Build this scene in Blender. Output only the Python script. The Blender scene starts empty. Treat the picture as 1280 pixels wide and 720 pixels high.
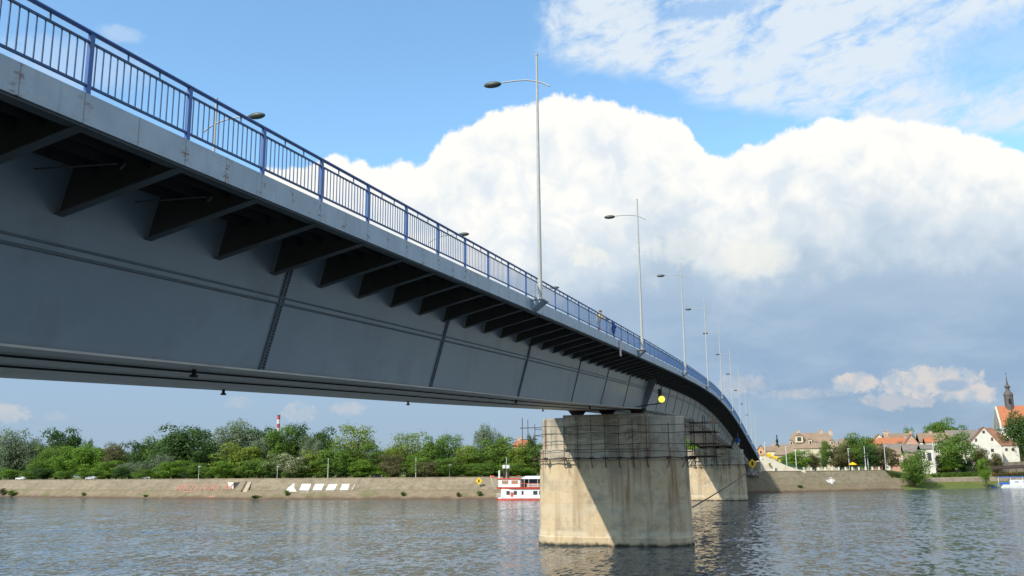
import bpy, math, random
from mathutils import Vector, Matrix
from mathutils.bvhtree import BVHTree
random.seed(7)
R = math.radians
sc = bpy.context.scene
col = sc.collection

# ------------------------------------------------------------------ camera
CAM_H, FPX = 8.2, 1150.0
YAW, PITCH, ROLL = R(16.7), math.atan(230/1150), R(-0.5)
cF = Vector((-math.sin(YAW)*math.cos(PITCH), math.cos(YAW)*math.cos(PITCH), math.sin(PITCH)))
_r = Vector((math.cos(YAW), math.sin(YAW), 0)); _u = _r.cross(cF)
cR = _r*math.cos(ROLL) + _u*math.sin(ROLL)
cU = -_r*math.sin(ROLL) + _u*math.cos(ROLL)
CP = Vector((0, 0, CAM_H))
cd = bpy.data.cameras.new('camera'); cam = bpy.data.objects.new('camera', cd); col.objects.link(cam)
m = Matrix((cR, cU, -cF)).transposed().to_4x4(); m.translation = CP
cam.matrix_world = m
cd.sensor_width = 36; cd.lens = 36*FPX/1280; cd.clip_end = 20000; cd.clip_start = 0.1
sc.camera = cam

def ray(px, py): return (cF*FPX + cR*(px-640) - cU*(py-360)).normalized()
def atY(px, py, Y):
    d = ray(px, py); return CP + d*(Y/d.y)
def atX(px, py, X):
    d = ray(px, py); return CP + d*(X/d.x)
def atZ(px, py, Z):
    d = ray(px, py); return CP + d*((Z-CAM_H)/d.z)
def azel(px, py):
    d = ray(px, py); return math.degrees(math.atan2(d.x, d.y)), math.degrees(math.asin(d.z))

# ------------------------------------------------------------------ node helpers
class V:
    """a socket with arithmetic"""
    def __init__(s, nt, sock): s.nt, s.s = nt, sock
    def _m(s, op, *a, clamp=False):
        n = s.nt.nodes.new('ShaderNodeMath'); n.operation = op; n.use_clamp = clamp
        for i, v in enumerate((s,)+a):
            if isinstance(v, V): s.nt.links.new(v.s, n.inputs[i])
            else: n.inputs[i].default_value = v
        return V(s.nt, n.outputs[0])
    def __add__(s, o): return s._m('ADD', o)
    def __radd__(s, o): return s._m('ADD', o)
    def __sub__(s, o): return s._m('SUBTRACT', o)
    def __rsub__(s, o): return (s*-1)+o
    def __mul__(s, o): return s._m('MULTIPLY', o)
    def __rmul__(s, o): return s._m('MULTIPLY', o)
    def __truediv__(s, o): return s._m('DIVIDE', o)
    def abs(s): return s._m('ABSOLUTE')
    def sq(s): return s*s
    def sin(s): return s._m('SINE')
    def min(s, o): return s._m('MINIMUM', o)
    def max(s, o): return s._m('MAXIMUM', o)
    def gt(s, o): return s._m('GREATER_THAN', o)
    def lt(s, o): return s._m('LESS_THAN', o)
    def clamp(s): return s._m('ADD', 0.0, clamp=True)
    def mod(s, o): return s._m('FLOORED_MODULO', o)
    def exp(s): return s._m('EXPONENT')
    def ss(s, a, b):
        n = s.nt.nodes.new('ShaderNodeMapRange'); n.interpolation_type = 'SMOOTHSTEP'
        s.nt.links.new(s.s, n.inputs[0])
        flip = b < a
        n.inputs[1].default_value = min(a, b); n.inputs[2].default_value = max(a, b)
        n.inputs[3].default_value = 1.0 if flip else 0.0; n.inputs[4].default_value = 0.0 if flip else 1.0
        return V(s.nt, n.outputs[0])
def comb(nt, x, y, z):
    n = nt.nodes.new('ShaderNodeCombineXYZ')
    for i, v in enumerate((x, y, z)):
        if isinstance(v, V): nt.links.new(v.s, n.inputs[i])
        else: n.inputs[i].default_value = v
    return V(nt, n.outputs[0])
def sep(nt, v):
    n = nt.nodes.new('ShaderNodeSeparateXYZ'); nt.links.new(v.s, n.inputs[0])
    return [V(nt, n.outputs[i]) for i in range(3)]
def coord(nt, kind='Object'):
    n = nt.nodes.new('ShaderNodeTexCoord'); return V(nt, n.outputs[kind])
def wpos(nt):
    n = nt.nodes.new('ShaderNodeNewGeometry'); return V(nt, n.outputs['Position'])
def noise(nt, vec, scale, detail=4, rough=.5, dist=0.0):
    n = nt.nodes.new('ShaderNodeTexNoise'); nt.links.new(vec.s, n.inputs['Vector'])
    n.inputs['Scale'].default_value = scale; n.inputs['Detail'].default_value = detail
    n.inputs['Roughness'].default_value = rough; n.inputs['Distortion'].default_value = dist
    return V(nt, n.outputs['Fac'])
def voro(nt, vec, scale, feature='F1', rnd=1.0):
    n = nt.nodes.new('ShaderNodeTexVoronoi'); n.feature = feature; nt.links.new(vec.s, n.inputs['Vector'])
    n.inputs['Scale'].default_value = scale; n.inputs['Randomness'].default_value = rnd
    return V(nt, n.outputs['Distance'])
def scalev(nt, vec, s):
    n = nt.nodes.new('ShaderNodeVectorMath'); n.operation = 'MULTIPLY'
    nt.links.new(vec.s, n.inputs[0]); n.inputs[1].default_value = s
    return V(nt, n.outputs[0])
def mixc(nt, f, a, b, mode='MIX'):
    n = nt.nodes.new('ShaderNodeMix'); n.data_type = 'RGBA'; n.blend_type = mode
    for i, v in ((0, f), (6, a), (7, b)):
        if isinstance(v, V): nt.links.new(v.s, n.inputs[i])
        elif i == 0: n.inputs[0].default_value = v
        else: n.inputs[i].default_value = (*v[:3], 1)
    return V(nt, n.outputs[2])
def curve(nt, x, pts, lo=None, hi=None):
    """piecewise function of x by a float curve"""
    xs = [p[0] for p in pts]; ys = [p[1] for p in pts]
    x0, x1 = xs[0], xs[-1]; y0, y1 = min(ys), max(ys)
    if y1 == y0: y1 = y0+1
    n = nt.nodes.new('ShaderNodeFloatCurve')
    nt.links.new(((x-x0)/(x1-x0)).clamp().s, n.inputs['Value'])
    c = n.mapping.curves[0]
    P = [((a-x0)/(x1-x0), (b-y0)/(y1-y0)) for a, b in pts]
    c.points[0].location = P[0]; c.points[1].location = P[-1]
    for p in P[1:-1]: c.points.new(*p)
    n.mapping.update()
    return V(nt, n.outputs[0])*(y1-y0)+y0

MATS = {}
def newmat(name):
    mt = bpy.data.materials.new(name); mt.use_nodes = True
    nt = mt.node_tree; b = nt.nodes['Principled BSDF']; MATS[name] = mt
    return mt, nt, b
def setc(nt, b, c):
    if isinstance(c, V): nt.links.new(c.s, b.inputs['Base Color'])
    else: b.inputs['Base Color'].default_value = (*c, 1)
def bump(nt, b, h, strength=.3, dist=.05):
    n = nt.nodes.new('ShaderNodeBump'); n.inputs['Strength'].default_value = strength
    n.inputs['Distance'].default_value = dist
    nt.links.new(h.s, n.inputs['Height']); nt.links.new(n.outputs[0], b.inputs['Normal'])
def mat(name, c1, c2=None, scale=1.0, rough=.7, metal=0.0, bmp=0, bs=None, dirt=None, ds=.3, spec=.3):
    if name in MATS: return MATS[name]
    mt, nt, b = newmat(name)
    b.inputs['Roughness'].default_value = rough; b.inputs['Metallic'].default_value = metal
    b.inputs['Specular IOR Level'].default_value = spec
    P = wpos(nt) if name.startswith('w_') else coord(nt)
    if c2 is None: c2 = tuple(v*.82 for v in c1)
    c = mixc(nt, noise(nt, P, scale, 5, .6).ss(.3, .7), c1, c2)
    if dirt:
        c = mixc(nt, noise(nt, P, ds, 6, .65).ss(.5, .75)*.7, c, dirt)
    setc(nt, b, c)
    if bmp: bump(nt, b, noise(nt, P, bs or scale*4, 4), bmp)
    return mt

# ------------------------------------------------------------------ mesh helpers
class MB:
    def __init__(s): s.v, s.f, s.mi = [], [], []
    def add(s, vs, fs, mi=0):
        k = len(s.v); s.v += [Vector(v) for v in vs]; s.f += [tuple(i+k for i in f) for f in fs]; s.mi += [mi]*len(fs)
        return s
    def box(s, x0, x1, y0, y1, z0, z1, mi=0):
        vs = [(x, y, z) for z in (z0, z1) for y in (y0, y1) for x in (x0, x1)]
        return s.add(vs, [(0,2,3,1),(4,5,7,6),(0,1,5,4),(2,6,7,3),(0,4,6,2),(1,3,7,5)], mi)
    def hexa(s, v8, mi=0):   # bottom 4 ccw, top 4 ccw
        return s.add(v8, [(3,2,1,0),(4,5,6,7),(0,1,5,4),(1,2,6,5),(2,3,7,6),(3,0,4,7)], mi)
    def tube(s, p0, p1, r0, r1=None, n=8, mi=0, caps=True):
        p0, p1 = Vector(p0), Vector(p1); r1 = r0 if r1 is None else r1
        d = (p1-p0).normalized(); a = d.orthogonal().normalized(); b = d.cross(a)
        vs = []
        for p, r in ((p0, r0), (p1, r1)):
            for i in range(n):
                t = 2*math.pi*i/n; vs.append(p + a*math.cos(t)*r + b*math.sin(t)*r)
        fs = [(i, (i+1)%n, n+(i+1)%n, n+i) for i in range(n)]
        if caps: fs += [tuple(range(n))[::-1], tuple(range(n, 2*n))]
        return s.add(vs, fs, mi)
    def path(s, pts, r, n=8, mi=0):
        for a, b in zip(pts, pts[1:]): s.tube(a, b, r, None, n, mi, caps=False)
        return s
    def bar(s, p0, p1, w, h, up=(0, 0, 1), mi=0):
        p0, p1, up = Vector(p0), Vector(p1), Vector(up)
        d = (p1-p0).normalized(); a = d.cross(up).normalized()*w/2; b = a.cross(d).normalized()*h/2
        vs = [p+q for p in (p0, p1) for q in (-a-b, a-b, a+b, -a+b)]
        return s.add(vs, [(0,3,2,1),(4,5,6,7),(0,1,5,4),(1,2,6,5),(2,3,7,6),(3,0,4,7)], mi)
    def ell(s, c, rx, ry, rz, n=12, m_=8, mi=0):
        vs = []; c = Vector(c)
        for j in range(1, m_):
            ph = math.pi*j/m_
            for i in range(n):
                t = 2*math.pi*i/n; vs.append(c+Vector((rx*math.sin(ph)*math.cos(t), ry*math.sin(ph)*math.sin(t), rz*math.cos(ph))))
        top = len(vs); vs += [c+Vector((0, 0, rz)), c-Vector((0, 0, rz))]
        fs = [(j*n+i, (j+1)*n+i, (j+1)*n+(i+1)%n, j*n+(i+1)%n) for j in range(m_-2) for i in range(n)]
        fs += [(top, i, (i+1)%n) for i in range(n)] + [(top+1, (m_-2)*n+(i+1)%n, (m_-2)*n+i) for i in range(n)]
        return s.add(vs, fs, mi)
    def lathe(s, c, prof, n=16, mi=0):
        c = Vector(c); vs = []
        for r, z in prof:
            for i in range(n):
                t = 2*math.pi*i/n; vs.append(c+Vector((r*math.cos(t), r*math.sin(t), z)))
        fs = [(j*n+i, j*n+(i+1)%n, (j+1)*n+(i+1)%n, (j+1)*n+i) for j in range(len(prof)-1) for i in range(n)]
        fs += [tuple(range(n))[::-1], tuple(range((len(prof)-1)*n, len(prof)*n))]
        return s.add(vs, fs, mi)
    def loft(s, rings, closed=True, caps=True, mi=0):
        n = len(rings[0]); vs = [v for r in rings for v in r]
        k = n if closed else n-1
        fs = [(j*n+i, j*n+(i+1)%n, (j+1)*n+(i+1)%n, (j+1)*n+i) for j in range(len(rings)-1) for i in range(k)]
        if caps: fs += [tuple(range(n))[::-1], tuple(range((len(rings)-1)*n, len(rings)*n))]
        return s.add(vs, fs, mi)
    def build(s, name, mats, parent=None, smooth=False, origin=None):
        if not isinstance(mats, (list, tuple)): mats = [mats]
        o0 = Vector((0, 0, 0))
        if parent is not None:
            rt = parent
            while rt.parent: rt = rt.parent
            o0 = Vector(rt.location)
        elif origin is not None: o0 = Vector(origin)
        me = bpy.data.meshes.new(name)
        me.from_pydata([v-o0 for v in s.v], [], s.f)
        for mt in mats: me.materials.append(mt)
        me.polygons.foreach_set('material_index', s.mi)
        if smooth: me.polygons.foreach_set('use_smooth', [True]*len(s.f))
        me.update()
        o = bpy.data.objects.new(name, me); col.objects.link(o)
        if parent is not None: o.parent = parent
        elif origin is not None: o.location = o0
        return o
def tag(o, label=None, cat=None, group=None, kind=None):
    if label: o['label'] = label
    if cat: o['category'] = cat
    if group: o['group'] = group
    if kind: o['kind'] = kind
    return o
def empty(name, loc, label=None, cat=None, group=None):
    o = bpy.data.objects.new(name, None); col.objects.link(o); o.location = loc
    o.empty_display_size = .5
    return tag(o, label, cat, group)
def children(o): return [c for c in bpy.data.objects if c.parent == o]
def copy_tree(o, loc=None, label=None, parent=None):
    c = o.copy(); col.objects.link(c)
    if parent: c.parent = parent
    if loc is not None: c.location = loc
    if label: c['label'] = label
    for ch in KIDS.get(o.name) or children(o): copy_tree(ch, parent=c)
    return c
KIDS = {}

# ------------------------------------------------------------------ sun, sky
SUN = Vector((-1.0, -1.95, 1.98)).normalized()      # towards the sun
sl = bpy.data.lights.new('sun', 'SUN'); sl.energy = 3.1; sl.angle = R(.53); sl.color = (1, .93, .80)
so = bpy.data.objects.new('sun', sl); col.objects.link(so); so.rotation_euler = SUN.to_track_quat('Z', 'Y').to_euler()
w = bpy.data.worlds.new('World'); sc.world = w; w.use_nodes = True
nt = w.node_tree; nt.nodes.clear()
sky = nt.nodes.new('ShaderNodeTexSky'); sky.sky_type = 'NISHITA'; sky.sun_disc = False
sky.sun_elevation = math.asin(SUN.z); sky.sun_rotation = math.atan2(SUN.x, SUN.y)
sky.air_density = 1.0; sky.dust_density = .6; sky.ozone_density = 2.0
D = coord(nt, 'Generated'); dx, dy, dz = sep(nt, D)
az = dx._m('ARCTAN2', dy)*57.29578
el = dz._m('ARCSINE')*57.29578
AE = comb(nt, az, el, 0.0)
def P2(pts): return [azel(*p) for p in pts]
# gnarly noise for cumulus edges, domain in degrees
n_big = noise(nt, AE, .22, 3, .5)-.5
n_mid = noise(nt, AE, .75, 6, .6, .4)-.5
n_fine = noise(nt, AE, 2.2, 6, .62, .3)-.5
bil = voro(nt, scalev(nt, AE, (1, 1.25, 1)), .55, 'SMOOTH_F1')
top = P2([(300,225),(340,207),(385,205),(410,194),(437,190),(456,214),(478,202),(500,199),(516,206),(535,184),(560,165),(590,152),(620,137),(660,125),(700,118),(745,121),(790,131),(830,141),(858,150),(874,176),(900,189),(935,181),(965,168),(1000,154),(1040,144),(1100,145),(1160,150),(1205,163),(1240,172),(1280,188)])
top = [(-180, 6), (-75, 9), (-40, 13)] + top + [(25, 12), (60, 16), (110, 8), (180, 6)]
topf = curve(nt, az, top)
n_bump = voro(nt, AE, 1.0, 'SMOOTH_F1')
edge = (topf + n_mid*1.2 + n_fine*.50 - (n_bump-.4)*.55) - el
m_cum = edge.ss(-.05, .36)
# lit thickness of the white crown, by azimuth
thick = curve(nt, az, [(-180, 4), (-60, 5)] + [(azel(px, 300)[0], t) for px, t in ((300, 9), (420, 10), (560, 11), (680, 10.5), (780, 8.2), (900, 6.0), (1000, 5.6), (1120, 5.6), (1200, 5.0), (1280, 3.8))] + [(40, 4), (180, 4)])
depth = edge + n_big*5.0 + n_mid*2.2 + (bil-.4)*1.4
grey = depth - thick
white_f = grey.ss(4.6, -3.2)
c_white = mixc(nt, (noise(nt, AE, .55, 5, .55, .6).ss(.38, .62)*.6 + bil.ss(.25, .75)*.5)*depth.ss(.5, 3.6)*.95, (1.03, 1.02, .97), (.78, .85, .91))
c_grey = mixc(nt, el.ss(5.5, 13.5), mixc(nt, el.ss(1, 6), (.31, .43, .57), (.30, .435, .62)), (.43, .56, .705))
c_grey = mixc(nt, noise(nt, scalev(nt, AE, (.5, 1.3, 1)), .35, 5, .55).ss(.35, .7)*.5, c_grey, (.47, .60, .73))
c_cum = mixc(nt, white_f, c_grey, c_white)
c_cum = mixc(nt, (1-(white_f*2-1).abs())*.30, c_cum, (.70, .80, .90))
# below the cloud base: pale haze sky to the left, blue-grey bank to the right
def blob(px, py, rx, ry, soft=.6, amp=3.2):
    a, e = azel(px, py)
    dd = ((az-a)/(rx/20.)).sq() + ((el-e)/(ry/20.)).sq()
    return (dd*.85 + n_mid*amp + n_fine*amp*.8).ss(1.0+soft*.4, 1.0-soft)
warm = (.80, .80, .74)
base = nt.nodes.new('ShaderNodeMix'); 
skyc = V(nt, sky.outputs[0])
EXPO = 1.74
skyc = scalev(nt, skyc, (.122*EXPO, .150*EXPO, .150*EXPO))
# thin high cloud, upper right
hi_edge = curve(nt, az, [(-180, 24), (-60, 25)] + P2([(560, 20), (640, 60), (700, 88), (760, 97), (820, 104), (860, 128), (905, 138), (985, 152), (1040, 152), (1280, 170)]) + [(30, 20), (70, 24), (180, 24)])
Pst = comb(nt, az*.55 + el*.25, el*1.25 - az*.30, 0.0)
n_st = noise(nt, Pst, .40, 5, .55, .5)
n_st2 = noise(nt, Pst, 1.3, 4, .6, .4)
m_hi = ((el - hi_edge) + (n_st-.5)*1.6).ss(-.2, 1.1) * (n_st*.62+n_st2*.38).ss(.29, .55) * (az+n_mid*7+n_big*6+(el-24)*-.35).ss(-16.8, -12.8)*.93
gap = blob(1250, 70, 90, 45, .9, 1.2).max(blob(885, 12, 70, 12, .8, 1.5))
m_hi = m_hi*(1-gap*.72)
c1 = mixc(nt, m_hi, skyc, (.78, .865, .94))
# faint veils upper left
veil = (blob(95, 80, 80, 26, .95, 1.4)*.35).max(blob(150, 42, 26, 9, .9, 1.6)*.35)
c1 = mixc(nt, veil, c1, (.75, .83, .93))
# lower edge of the grey deck
low_edge = curve(nt, az, [(-180, 3), (-75, 5)] + P2([(0, 400), (300, 420), (600, 450), (760, 470), (900, 500), (1000, 540), (1280, 590)]) + [(30, -2), (180, 0)])
m_low = ((el-low_edge)+n_mid*1.5+n_big*3).ss(-2.2, 2.6)
c1 = mixc(nt, el.ss(16, 6.5), c1, mixc(nt, el.ss(0.5, 9), (.375, .50, .625), (.36, .54, .76)))
c2 = mixc(nt, m_cum*m_low, c1, c_cum)
c2 = mixc(nt, el.ss(1.9, -.5)*.5, c2, (.36, .45, .54))
# small warm clouds
sm = blob(1072, 478, 26, 11).max(blob(1160, 478, 52, 17)).max(blob(1210, 492, 32, 10)).max(blob(1125, 500, 40, 10)*.55).max(blob(1010, 492, 48, 6, .9)*.45).max(blob(925, 482, 30, 12, .9)*.5)
sm = sm.max(blob(8, 516, 20, 10, .9)*.6).max(blob(70, 521, 11, 5, .9)*.4).max(blob(372, 516, 16, 13, .9)*.65).max(blob(436, 510, 20, 8, .9)*.45).max(blob(300, 503, 18, 7, .9)*.25)
sm = sm*(1-blob(1190, 482, 17, 7, .8, 1.0)*.9)
c2 = mixc(nt, sm*.85, c2, mixc(nt, (noise(nt, AE, 1.0, 5)).ss(.4, .65), (.74, .69, .66), (.50, .58, .66)))
br = (blob(940, 322, 50, 24, .95, .9)*.75).max(blob(735, 318, 26, 14, .95)*.6).max(blob(860, 310, 60, 20, .95)*.35)
c2 = mixc(nt, br, c2, (.93, .93, .86))
c2 = scalev(nt, c2, (10/EXPO,)*3)
bg = nt.nodes.new('ShaderNodeBackground'); nt.links.new(c2.s, bg.inputs[0]); bg.inputs[1].default_value = .1
w.cycles.sampling_method = 'MANUAL'; w.cycles.sample_map_resolution = 512
# the sky itself was already brought to 0.1 of the physical value in skyc
wo = nt.nodes.new('ShaderNodeOutputWorld'); nt.links.new(bg.outputs[0], wo.inputs[0])
nt.nodes.remove(base)
sc.view_settings.view_transform = 'Standard'; sc.view_settings.look = 'None'
sc.view_settings.exposure = .8; sc.cycles.max_bounces = 6; sc.cycles.diffuse_bounces = 3; sc.cycles.glossy_bounces = 3; sc.cycles.transparent_max_bounces = 4; sc.cycles.transmission_bounces = 2; sc.cycles.use_adaptive_sampling = True; sc.view_settings.gamma = 1; sc.view_settings.use_curve_mapping = False

# ------------------------------------------------------------------ materials
def rust_paint(name, c1, c2, rust=(.17, .075, .03), seam=3.08, off=13.55, amount=1.0, rough=.5):
    mt, nt, b = newmat(name); P = coord(nt); x, y, z = sep(nt, P)
    n = noise(nt, P, .9, 5, .6); c = mixc(nt, n.ss(.3, .7), c1, c2)
    st = noise(nt, comb(nt, x*4, y*4, z*.35), 1.0, 4, .6)          # vertical streaks
    c = mixc(nt, st.ss(.52, .72)*.35, c, tuple(v*.55 for v in c1))
    s = ((y-off+seam/4).mod(seam/2) - seam/4).abs()
    line = s.lt(.014)
    rn = noise(nt, comb(nt, x*2, y*1.2, z*3.0), 2.6, 5, .7)
    near = s.ss(.30, .0)
    rm = (rn.ss(.53, .62)*near*noise(nt, P, .22, 2).ss(.34, .55)*1.3 + rn.ss(.645, .69)*.7*noise(nt, P, .35, 2).ss(.42, .6)).clamp()*amount
    c = mixc(nt, line*.55, c, (.08, .06, .05)); c = mixc(nt, rm*.85, c, rust)
    setc(nt, b, c); b.inputs['Roughness'].default_value = rough; b.inputs['Specular IOR Level'].default_value = .35
    return mt
M_fascia = rust_paint('fascia_paint', (.40, .46, .50), (.33, .38, .42))
M_web = mat('girder_paint', (.255, .285, .305), (.22, .247, .265), .35, .36, dirt=(.14, .15, .15), ds=.22, spec=.8)
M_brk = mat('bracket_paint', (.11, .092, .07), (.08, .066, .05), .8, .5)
M_flange = mat('flange_paint', (.15, .15, .14), (.11, .11, .10), .8, .6)
M_soffit = mat('soffit_paint', (.60, .52, .42), (.50, .43, .35), .5, .5, dirt=(.3, .24, .18), spec=.5)
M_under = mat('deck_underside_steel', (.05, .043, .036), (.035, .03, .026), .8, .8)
M_splice = mat('splice_steel', (.16, .17, .175), (.13, .135, .14), 2, .6)
M_blue = mat('railing_blue', (.020, .088, .32), (.028, .10, .26), 3, .42, dirt=(.08, .05, .04), ds=1.6, spec=.5)
M_bluedark = mat('railing_blue_worn', (.03, .10, .24), (.035, .07, .14), 4, .5, dirt=(.07, .04, .03), ds=3)
M_galv = mat('galvanised', (.42, .42, .39), (.36, .36, .34), 1.5, .5, 0)
M_lamp = mat('lamp_head_grey', (.10, .11, .09), (.07, .075, .06), 3, .4)
M_asph = mat('asphalt', (.05, .05, .052), (.06, .06, .06), 2, .9)
M_dark = mat('dark_steel', (.035, .028, .024), (.06, .035, .022), 2, .7)
M_white = mat('white_paint', (.78, .78, .76), (.70, .70, .67), 1, .5)
M_red = mat('red_paint', (.62, .09, .04), (.52, .08, .04), 1, .5)
M_bluep = mat('blue_paint', (.03, .12, .45), (.03, .10, .35), 1, .5)
M_yel = mat('yellow_sign_paint', (.80, .50, .01), (.70, .42, .01), 1, .5)
M_black = mat('black_paint', (.01, .01, .01), (.02, .02, .02), 1, .5)
M_glass = mat('window_dark_glass', (.03, .035, .04), (.05, .055, .06), 1, .15, spec=.6)
M_pipe = mat('drain_iron', (.02, .018, .016), None, 2, .6)

def concrete(name, base, dark, light, pale_band=True, boards=False, z0=0):
    mt, nt, b = newmat(name); P = coord(nt); x, y, z = sep(nt, P)
    c = mixc(nt, noise(nt, P, .35, 6, .6).ss(.3, .7), base, light)
    st = noise(nt, comb(nt, x*.7, y*.7, z*.045), 1.0, 5, .6)
    c = mixc(nt, st.ss(.47, .66)*.7, c, dark)
    st2 = noise(nt, comb(nt, x*1.1+9, y*1.1, z*.05), 1.0, 3, .6)
    c = mixc(nt, st2.ss(.56, .68)*.75*((z-z0)+noise(nt, P, .5, 3)*5).ss(4.5, 9.5), c, (.24, .115, .045))
    c = mixc(nt, noise(nt, P, .9, 7, .72).ss(.5, .66)*.6, c, dark)
    c = mixc(nt, noise(nt, scalev(nt, P, (1, 1, 1.4)), .28, 5, .6).ss(.52, .7)*.5*(x+19).ss(-4, 6), c, (.20, .19, .16))
    if pale_band:
        wob = noise(nt, comb(nt, x, y, 0.0), .22, 4, .6)
        br_ = noise(nt, P, .8, 4, .6).ss(.35, .65)
        c = mixc(nt, ((z-.6-wob*1.3).abs()).ss(.55, .05)*.6*br_, c, (.66, .58, .43))
        c = mixc(nt, (z+wob*5.5-6.6).abs().ss(.8, .0)*.45*br_, c, (.50, .45, .36))
        c = mixc(nt, (z+noise(nt, P, .9, 4, .7)*1.0).ss(.95, .50), c, (.04, .037, .025))
    c = mixc(nt, ((z+noise(nt, P, .1, 2)*.2).mod(2.35)).lt(.035)*.45, c, dark)
    if boards:
        c = mixc(nt, noise(nt, comb(nt, x*.3, y*.3, z*1.5), 1.0, 5, .6).ss(.48, .64)*.6, c, (.17, .145, .11))
        c = mixc(nt, noise(nt, comb(nt, x*.25+4, y*.25, z*2.2), 1.4, 4, .6).ss(.54, .64)*.75, c, (.52, .46, .36))
        c = mixc(nt, noise(nt, P, .8, 5, .7).ss(.58, .68)*.6, c, (.09, .065, .045))
    setc(nt, b, c); b.inputs['Roughness'].default_value = .9; b.inputs['Specular IOR Level'].default_value = .2
    bump(nt, b, noise(nt, P, 3, 6, .7), .5, .05)
    return mt
M_pier = concrete('pier_concrete', (.50, .385, .235), (.31, .23, .14), (.57, .455, .30))
M_nose = concrete('pier_nose_concrete', (.40, .35, .265), (.22, .185, .14), (.48, .43, .34), False, False)
M_cap = concrete('pier_cap_concrete', (.40, .33, .225), (.20, .165, .12), (.50, .42, .30), False, True)

def stone(name, c1, c2, joint, sc_=.55, moss=True, z_dirty=2.2):
    mt, nt, b = newmat(name); P = coord(nt); x, y, z = sep(nt, P)
    c = mixc(nt, noise(nt, P, .12, 5, .6).ss(.3, .7), c1, c2)
    v = voro(nt, scalev(nt, P, (1, 1, 1.6)), sc_, 'F1')
    c = mixc(nt, v.ss(.55, .85)*.5, c, joint)
    c = mixc(nt, noise(nt, P, 1.3, 6, .7).ss(.48, .7)*.5, c, joint)
    c = mixc(nt, noise(nt, P, .45, 4, .6).ss(.55, .72)*.35, c, tuple(v*1.35 for v in c1))
    c = mixc(nt, ((x+noise(nt, P, .2, 2)*.6).mod(9.0).lt(.16)).max((z+noise(nt, P, .15, 2)*.3).mod(1.35).lt(.07))*.45, c, joint)
    c = mixc(nt, noise(nt, comb(nt, x*.25, y*.25, z*.12), 1.0, 5, .65).ss(.50, .64)*.45, c, tuple(v*.75 for v in c2))
    if moss:
        c = mixc(nt, noise(nt, P, .16, 6, .7).ss(.50, .66)*(z).ss(5.0, .8)*.8, c, (.09, .12, .03))
        c = mixc(nt, z.ss(3.15, 2.85)*.40, c, (.17, .125, .08))
        c = mixc(nt, (z+noise(nt, P, .3, 4)*1.6).ss(1.9, .9)*.85, c, (.10, .06, .038))
    setc(nt, b, c); b.inputs['Roughness'].default_value = .95; b.inputs['Specular IOR Level'].default_value = .15
    bump(nt, b, noise(nt, P, 1.5, 5, .7)+v*.5, .6, .2)
    return mt
M_stoneL = stone('stone_paving_left', (.27, .22, .15), (.21, .172, .118), (.13, .105, .07))
M_stoneR = stone('stone_paving_right', (.235, .195, .13), (.18, .153, .10), (.11, .092, .06))
M_stoneT = stone('terrace_stone', (.42, .34, .25), (.34, .27, .20), (.2, .16, .11), moss=False)
M_grass = mat('grass', (.10, .14, .03), (.15, .16, .05), .25, .95, dirt=(.20, .17, .08), ds=.08, spec=.1)
M_road = mat('promenade_paving', (.30, .28, .24), (.24, .22, .19), .5, .9)

# ------------------------------------------------------------------ water
def make_water():
    mt, nt, b = newmat('river_water'); P = wpos(nt); x, y, z = sep(nt, P)
    b.inputs['Roughness'].default_value = .10; b.inputs['IOR'].default_value = 1.33
    b.inputs['Specular IOR Level'].default_value = .5
    gust = noise(nt, comb(nt, x*.010, y*.055, 0.0), 1.0, 5, .68, .6).ss(.36, .66)
    gust2 = noise(nt, comb(nt, x*.09, y*.16, 5.0), 1.0, 4, .65, .4).ss(.34, .66)
    setc(nt, b, mixc(nt, noise(nt, P, .02, 4).ss(.3, .7), (.034, .058, .080), (.048, .068, .080)))
    streak = ((y-118+(noise(nt, comb(nt, x*.03, 0.0, 0.0), 1.0, 3)-.5)*18).abs()).ss(5.5, .5)*(x+24).ss(2, -6)*noise(nt, comb(nt, x*.10, y*.2, 2.0), 1.0, 3).ss(.35, .55)
    amp = gust*.75 + gust2*.55 + .38 + streak*.9
    def ncol(vec, detail, rough):
        n = nt.nodes.new('ShaderNodeTexNoise'); nt.links.new(vec.s, n.inputs['Vector']); n.inputs['Scale'].default_value = 1.0
        n.inputs['Detail'].default_value = detail; n.inputs['Roughness'].default_value = rough; n.inputs['Distortion'].default_value = .4
        return sep(nt, V(nt, n.outputs['Color']))
    a1 = ncol(comb(nt, x*1.6, y*.85, 0.0), 4, .62)
    a2 = ncol(comb(nt, x*.22, y*.13, 9.0), 3, .55)
    nx = (a1[0]-.5)*amp*.8 + (a2[0]-.5)*.20
    ny = (a1[1]-.5)*amp*1.0 + (a2[1]-.5)*.30 - streak*.10
    vn = nt.nodes.new('ShaderNodeVectorMath'); vn.operation = 'NORMALIZE'; nt.links.new(comb(nt, nx, ny, 1.0).s, vn.inputs[0])
    nt.links.new(vn.outputs[0], b.inputs['Normal'])
    mb = MB(); mb.add([(-7000, -2500, 0), (7000, -2500, 0), (7000, 9000, 0), (-7000, 9000, 0)], [(0, 1, 2, 3)])
    tag(mb.build('river_water', mt), kind='structure')
make_water()

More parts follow.
